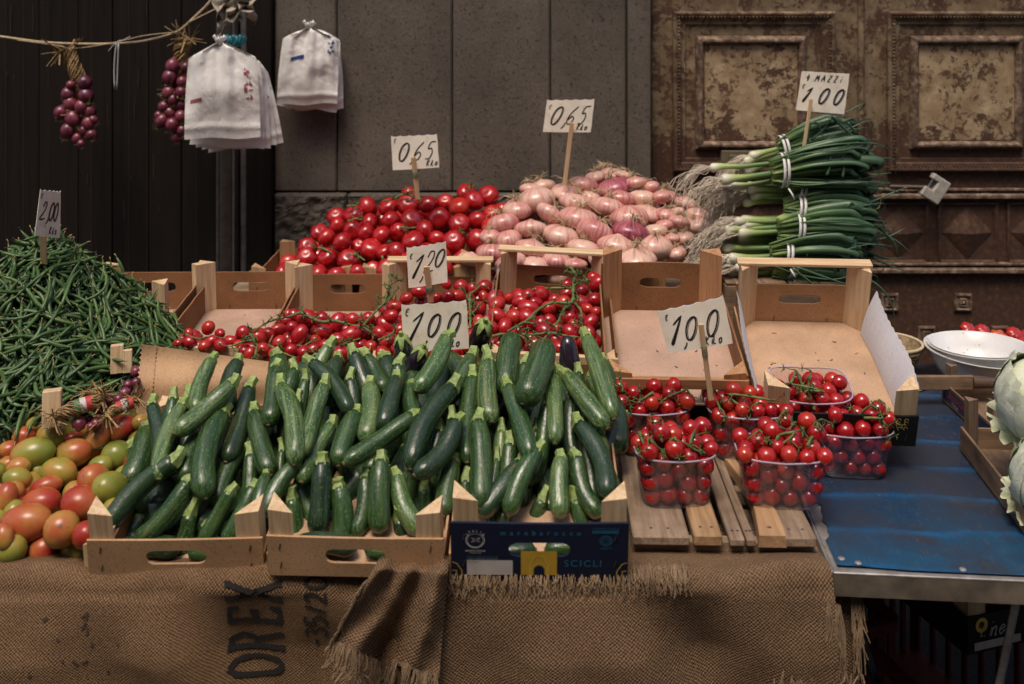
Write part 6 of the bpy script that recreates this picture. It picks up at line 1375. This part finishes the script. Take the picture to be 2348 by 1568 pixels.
BG1, BG2 = 'large carrier bags hanging by the down pipe', 'small carrier bags hanging on the stone wall'
for k in range(4):
    bag('white carrier bag fanned out behind the large front bag by the down pipe', cB, (500-10*k, 470), (300+60*k, 560+20*k), (830+22*k, 600+30*k), (140+60*k, 1400+22*k), (860+62*k, 1440-18*k*(k > 1)), 3.20+.022*k, 10+k, .010, BG1, ((.80, .96, .32, .62, BAGRED, 8),) if k > 1 else (), knot_part=False)
bag('large white carrier bag with a red print, foremost of its bunch by the down pipe', cB, (440, 400), (130, 560), (780, 550), (90, 1340), (825, 1330), 3.15, 3, .03, BG1, ((.80, .90, .35, .66, BAGRED, 14), (.07, .22, .635, .665, BAGRED, 0)))
for k in range(3):
    bag('white carrier bag fanned out behind the small front bag on the stone wall', cB, (1310, 290), (1040+20*k, 370), (1590, 385), (980+90*k, 1020+24*k), (1560+32*k, 1080-20*k), 3.39+.016*k, 20+k, .008, BG2, knot_part=False)
bag('small white carrier bag with blue print, foremost of its bunch on the stone wall', cB, (1300, 255), (1080, 400), (1560, 400), (1005, 1015), (1565, 1000), 3.37, 5, .025, BG2, ((.80, .93, .08, .42, BAGBLUE, 16), (.14, .38, .46, .50, BAGBLUE, 0)))
a = MB(); a.tube(smooth_path([P(*cB(x, y), 3.36) for x, y in ((1302, 50), (1305, 120), (1298, 180), (1290, 230))], 4), .0012, 5); tag(a.build('wire_hook', STEEL, None, 179), 'thin wire hook over the small carrier bags on the stone wall', 'hook')
# grey crumpled rag and a teal knot above the large bags
RAG = plain('grey_rag', (.34, .29, .235), .85, var=.3, scale=25, bump=.4); TEAL = flat('teal_plastic', (.02, .14, .18), .4)
q = random.Random(9); ph = [q.uniform(0, 6) for _ in range(6)]
rag = thing('rag', 'crumpled grey rag tied above the large carrier bags', 'rag', mtx=TR(P(535, 30, 3.22))); o0 = rag.location.copy()
for i, (x0, x1, y0, y1) in enumerate(((492, 560, -40, 50), (520, 590, -45, 40), (498, 550, 10, 82), (545, 585, 0, 62))):
    a = MB()
    def rg(u, v, i=i): return tuple(P(x0+(x1-x0)*u+5*math.sin(v*8+i)+4*math.sin(u*15+v*6), y0+(y1-y0)*(v*(.75+.35*math.sin(u*4+i)))+4*math.sin(u*9+i), 3.22-.012*i-.022*math.sin(u*8+v*5+ph[i])-.014*math.sin(v*13+u*5+ph[i+1]))-o0)
    a.grid(rg, 22, 22); a.uv = {}; a.build('fold', RAG, rag, 179)
tk = thing('teal_bag_knot', 'teal plastic knot behind the neck of the large carrier bags', 'plastic bag', mtx=TR(P(537, 97, 3.19)))
a = MB()
for k in range(6): a.tube(smooth_path([(-.03+.01*k, 0, -.012), (-.012+.009*k, -.012+.004*(k % 3), .004), (-.005+.012*k-.02, -.006, .024-.004*(k % 2))], 3), .010, 6, flat=.35)
a.build('knot', TEAL, tk, 179)

# ============================================================ ON AND UNDER THE BLUE TABLE
ENAM = NT('chipped_white_enamel', Roughness=.3); v = ENAM.co(); d1 = ENAM.noise(v, 55, 5, .7); d2 = ENAM.noise(v, 8, 4)
ENAM.set('Base Color', ENAM.mix(ENAM.ramp(d1, (.63, 0.0), (.70, 1.0)), ENAM.ramp(d2, (.3, (.60, .585, .57)), (.7, (.74, .735, .74))), (.16, .11, .07)))
def basin(label, loc, r, h, rz, tilt, seg=44, ea=1.0):
    t = thing('basin', label, 'basin', 'stacked white basins', TR(loc, tilt[0], tilt[1], rz)); a = MB()
    a.lathe([(.001, 0), (r*.62, 0), (r*.70, h*.06), (r*.88, h*.55), (r*.97, h*.97), (r*1.03, h), (r*1.035, h-.003), (r*1.02, h-.004)], seg); a.lathe([(.001, .004), (r*.60, .004), (r*.68, h*.08), (r*.86, h*.56), (r*.955, h*.985), (r*.97, h*1.0)], seg); a.build('bowl', ENAM.m, t, 50); return t
bp_ = PZ(2243, 872, BZ+.004)
basin('outer white enamel basin with a stained lower wall on the blue table', bp_, .132, .082, 0, (0, 2)); basin('inner white enamel basin with chips and scratches stacked in the outer one', bp_+Vector((.002, 0, .018)), .122, .076, 40, (-3, 1))
WICK = plain('wicker', (.30, .21, .115), .8, var=.5, scale=90, bump=.6)
bk = thing('wicker_basket', 'small round worn basket half hidden behind the paper lined crate', 'basket', mtx=TR(P(2045, 850, 2.66)))
for k in range(9):
    a = MB(); r = .038+.0042*k; pts = [((r+.0012*math.sin(i*1.57+k*1.57))*math.cos(i*.21), (r+.0012*math.sin(i*1.57+k*1.57))*math.sin(i*.21), -.012+k*.0095) for i in range(31)]; a.tube(pts, .0052, 5, cap=False); a.build('weave_ring', WICK, bk, 179)
a = MB(); a.lathe([(.001, -.012), (.036, -.012), (.07, .075)], 24); a.build('liner', WICK, bk, 60)
a = MB(); pts = [(.076*math.cos(i*.2618), .076*math.sin(i*.2618), .076) for i in range(25)]; a.tube(pts, .0045, 6, cap=False); a.build('rim', m_card('pale_rim', (.55, .44, .28)), bk, 179)
def rib_tom(n): 
    mb = MB(); ball(mb, 1, .68, 36, 12, .10, n, .22); me = mb.build(None, RIBT, None, 179); me.name = 'ribbed_tomato'; return me
RBM = [rib_tom(7), rib_tom(9)]
bx_ = thing('wooden_crate', 'low wooden crate of ribbed tomatoes behind the white basins', 'crate', 'old wooden crates on the blue table', TR(P(2330, 830, 2.85), 0, 0, 0))
for z in (.02, .05):
    a = MB(); a.box((0, -.10, z-.04), (.34, .008, .024), .001); a.build('slat', OLD[0], bx_)
a = MB(); a.box((0, 0, -.05), (.34, .2, .006), .001); a.build('floor_panel', OLD[0], bx_)
for s_ in (-1, 1):
    a = MB(); a.box((s_*.165, 0, -.005), (.008, .2, .05), .001); a.build('slat', OLD[1], bx_)
TCR = [calyx_mesh('calyx', .3, 5, 70, up=.5)]
for i, (x, y, r, Y) in enumerate(((905, 175, 85, 2.82), (1040, 175, 68, 2.80), (1180, 250, 90, 2.82), (1350, 215, 82, 2.82), (1430, 300, 75, 2.80), (1290, 330, 80, 2.84), (1100, 300, 70, 2.86), (1480, 230, 70, 2.86))):
    X, Yp = cR(x, y); p = P(X, Yp, Y); o = mobj('ribbed_tomato', RBM[i % 2]); o.matrix_basis = aim(p, Vector((q.uniform(-.5, .5), -.5, .8)), q.uniform(0, 6), (cR(x+r, y)[0]-X)/F*Y); tag(o, 'ribbed red tomato in the low crate behind the white basins', 'tomato', 'ribbed tomatoes behind the basins'); mobj('calyx', TCR[0], o, Matrix.Translation((0, 0, .5)))
# old wooden crates at the side
def ocrate(label, mtx, wd, d, h, hp, print_side=False):
    t = thing('wooden_crate', label, 'crate', 'old wooden crates on the blue table', mtx)
    a = MB(); a.box((wd/2, d/2, .004), (wd, d, .006), .001); a.build('floor_panel', OLD[1], t)
    for nm, c, s, m in (('side_board', (.003, d/2, h/2+.006), (.006, d, h), OLD[1]), ('side_board', (wd-.003, d/2, h/2+.006), (.006, d, h), OLD[1]), ('end_board', (wd/2, d-.003, h*.5+.006), (wd-.014, .006, h), OLD[0]), ('end_board', (wd/2, .003, h*.4+.006), (wd-.014, .006, h*.8), OLD[0])):
        a = MB(); a.box(c, s, .001); a.build(nm, m, t)
    for x in (0, 1):
        for y in (0, 1):
            o = post_mb(.030, hp).build('post', OLD[2], t); o.matrix_basis = Matrix.Translation((.0065 if not x else wd-.0065, .0065 if not y else d-.0065, .007)) @ Matrix.Diagonal((1 if not x else -1, 1 if not y else -1, 1, 1))
    if print_side:
        a = MB(); a.add([(-.0006, .008, .010), (-.0006, d-.008, .010), (-.0006, d-.008, h), (-.0006, .008, h)], [(0, 1, 2, 3)]); a.build('paper_label', m_card('navy_label', (.03, .045, .10)), t)
        cu = font(t, 'CALVAGNA', .022, 0, 0, PRINT_RED); cu.matrix_basis = Matrix.Translation((-.0016, d-.03, .022)) @ Matrix.Rotation(R(-90), 4, 'Z') @ Matrix.Rotation(R(90), 4, 'X')
        cu = font(t, 'ITALIA', .012, 0, 0, PRINT_WHITE); cu.matrix_basis = Matrix.Translation((-.0016, d-.06, .010)) @ Matrix.Rotation(R(-90), 4, 'Z') @ Matrix.Rotation(R(90), 4, 'X')
    return t
ocrate('old wooden crate with a torn navy and red paper label beside the basins', TR((1.068, 2.215, BZ+.004), 0, 0, 0), .30, .26, .042, .088, True)
oc2 = ocrate('old brown wooden crate holding the pale cabbages', TR((.932, 1.683, BZ+.004), 0, 0, -6.4), .36, .52, .046, .115)
WALN = m_wood('walnut_bat', 0, (.13, .075, .045), (.05, .028, .018), .6, 30)
kn = thing('wooden_paddle', 'long dark wooden paddle with a tapered handle lying by the basins', 'paddle', mtx=TR(P(*cR(540, 660), 2.44)))
a = MB(); x0 = kn.location.x
a.box((.0, 0, -.004), (.21, .012, .034), .002); a.build('blade', OLD[0], kn)
a = MB(); a.tube([(.10, -.002, -.002), (.16, -.003, -.004), (.22, -.004, -.010), (.27, -.004, -.012)], [.016, .014, .009, .006], 8); a.build('handle', WALN, kn, 60)
a = MB(); a.box((0, 0, 0), (.06, .045, .002), .0005); cs = a.build('card_scrap', SIGN); cs.matrix_basis = TR(PZ(*cR(400, 705), BZ+.008), 8, 0, 25); tag(cs, 'scrap of printed card lying on the blue table by the paddle', 'card')
# cabbages
def m_cab():
    t = NT('cabbage_leaf', Roughness=.5); xyz = t.n('SeparateXYZ', {0: t.co()}); ang = t.ma('ARCTAN2', xyz.outputs[1], xyz.outputs[0])
    vv = t.n('CombineXYZ', {0: t.ma('MULTIPLY', ang, 2.4), 1: t.ma('MULTIPLY', xyz.outputs[2], 1.1), 2: t.ma('MULTIPLY', t.rnd(), 30)}).outputs[0]
    e = t.noise(vv, 2.2, 3, .5, .6); ve = t.ma('MULTIPLY', t.ramp(t.ma('ABSOLUTE', t.ma('SUBTRACT', e, .5)), (.0, 1.0), (.03, 0.0)), .6)
    c = t.ramp(t.noise(t.co(), 2.2, 4), (.3, (.58, .63, .45)), (.65, (.72, .75, .60))); c = t.mix(ve, c, (.78, .78, .66)); t.set('Base Color', c); t.bump(t.ma('ADD', ve, t.noise(t.co(), 9, 4)), .3, .004); return t.m
CAB = m_cab(); CABF = plain('pale_cabbage_edge', (.60, .63, .45), .5, var=.25, scale=40)
def cabbage(label, p, r, seed):
    t = thing('cabbage', label, 'cabbage', 'cabbages in the old crate', aim(p, Vector((-.2, -.4, .9)), seed, r)); q = random.Random(seed)
    a = MB(); ball(a, .92, .92, 28, 16); a.build('heart', CAB, t, 179)
    for k in range(6):
        an = k*1.05+q.random()*.3; tilt = q.uniform(-.15, .2); R0 = .955+.018*k
        def lf(u, v, an=an, k=k, R0=R0):
            A = an+(u-.5)*1.9*(1.0-.25*v); E = -1.3+v*(2.0+.25*math.sin(k)); rr_ = R0+.05*abs(u-.5)**2*4+.012*math.sin(u*14+k)+(.10*max(0, v-.82)/.18)*(1+.5*math.sin(u*20+k)); rib_ = .03*math.exp(-((u-.5)/.06)**2)*(1-v)
            return ((rr_+rib_)*math.cos(E)*math.cos(A), (rr_+rib_)*math.cos(E)*math.sin(A), (rr_+rib_)*math.sin(E)*.95)
        a = MB(); a.grid(lf, 22, 16); a.uv = {}; a.build('leaf', CAB, t, 179)
    for k in range(5):
        an = k*1.25+q.random(); a = MB()
        def fr_(u, v, an=an, k=k):
            A = an+(u-.5)*1.5; E = -1.25+v*.75; rr_ = 1.02+.26*v**2+.06*v*math.sin(u*26+k)+.03*v*math.sin(u*51); return (rr_*math.cos(E)*math.cos(A), rr_*math.cos(E)*math.sin(A), rr_*math.sin(E)+.05*v*math.sin(u*33+k))
        a.grid(fr_, 40, 10); a.uv = {}; a.build('frilled_leaf', CABF, t, 179)
cabbage('large pale cabbage with a thick white rib on top of the crate load', P(*cR(1650, 840), 1.98), .092, 1)
q_ = P(*cR(1750, 1500), 1.86); q_.z = .752
cabbage('pale cabbage with frilled outer leaves lower in the crate', q_, .080, 2)
cabbage('pale cabbage at the bottom of the crate under the large one', Vector((1.135, 2.01, .748)), .082, 3)
# dark goods under the blue table
REDP = plain('red_crate_plastic', (.13, .012, .016), .45, var=.2, bump=0)
def plastic_crate(label, mtx, wd, d, h):
    t = thing('plastic_crate', label, 'crate', 'red plastic crates under the table', mtx)
    for nm, c, s in (('rim', (0, 0, h-.015), (wd, .022, .03)), ('rim', (0, d, h-.015), (wd, .022, .03)), ('rim', (-wd/2, d/2, h-.015), (.022, d, .03)), ('rim', (wd/2, d/2, h-.015), (.022, d, .03)), ('base', (0, d/2, .01), (wd, d, .02))):
        a = MB(); a.box(c, s, .004); a.build(nm, REDP, t)
    for k in range(13):
        x = -wd/2+.012+(wd-.024)*k/12
        for y in (.004, d-.004):
            a = MB(); a.box((x, y, (h-.03)/2), (.014, .01, h-.034), .002); a.build('rib', REDP, t)
    for k in range(11):
        y = .012+(d-.024)*k/10
        for x in (-wd/2+.004, wd/2-.004):
            a = MB(); a.box((x, y, (h-.03)/2), (.01, .014, h-.034), .002); a.build('rib', REDP, t)
    return t
plastic_crate('red plastic crate standing on the ground beneath the table leg', TR((1.0, 1.93, 0), 0, 0, 18), .40, .55, .315)
plastic_crate('red plastic crate further under the blue table behind the sacking', TR((.66, 2.10, 0), 0, 0, 18), .36, .5, .315)
uc = crate('black printed crate of ribbed tomatoes under the blue table', TR((.912+.145, 2.0+.045, .335), 0, 0, 17), .30, .48, .075, .075, .075, .125, panel=BLACKP, inner=CARD_IN, fslot=False, bslot=False, group='goods under the table')
mb = MB(); hand(mb, 'LinEa', -.125, .030, .030, .62, .0028, lambda A, B: (A, -.0062, B), bold='', squeeze=.7); mb.build('lettering', PRINT_WHITE, uc)
rib(uc, arcp(-.118, .056, .011, 0, 360, 24), .008, PRINT_LYEL, y=-.0062); font(uc, '42', .013, -.118, .051, PRINT_RED, y=-.0068, align='CENTER'); rect(uc, -.135, -.02, .006, .022, LABELW, 'blank_label', -.0056)
mb = MB(); hand(mb, 'VErdE', .10, .016, .050, .72, .0032, lambda A, B: (-.1512, .36-A, B), bold='', squeeze=.75); mb.build('lettering', flat('dim_print', (.20, .19, .18)), uc)
MU = uc.matrix_basis
for i in range(14):
    o = mobj('ribbed_tomato', RBM[i % 2]); p = MU @ Vector((-.10+.065*(i % 4)+q.uniform(-.01, .01), .05+.10*(i//4), .075+q.uniform(0, .02))); o.matrix_basis = aim(p, rdir(.5, q), q.uniform(0, 6), .036); tag(o, 'ribbed tomato in the black crate under the blue table', 'tomato', 'ribbed tomatoes under the table')
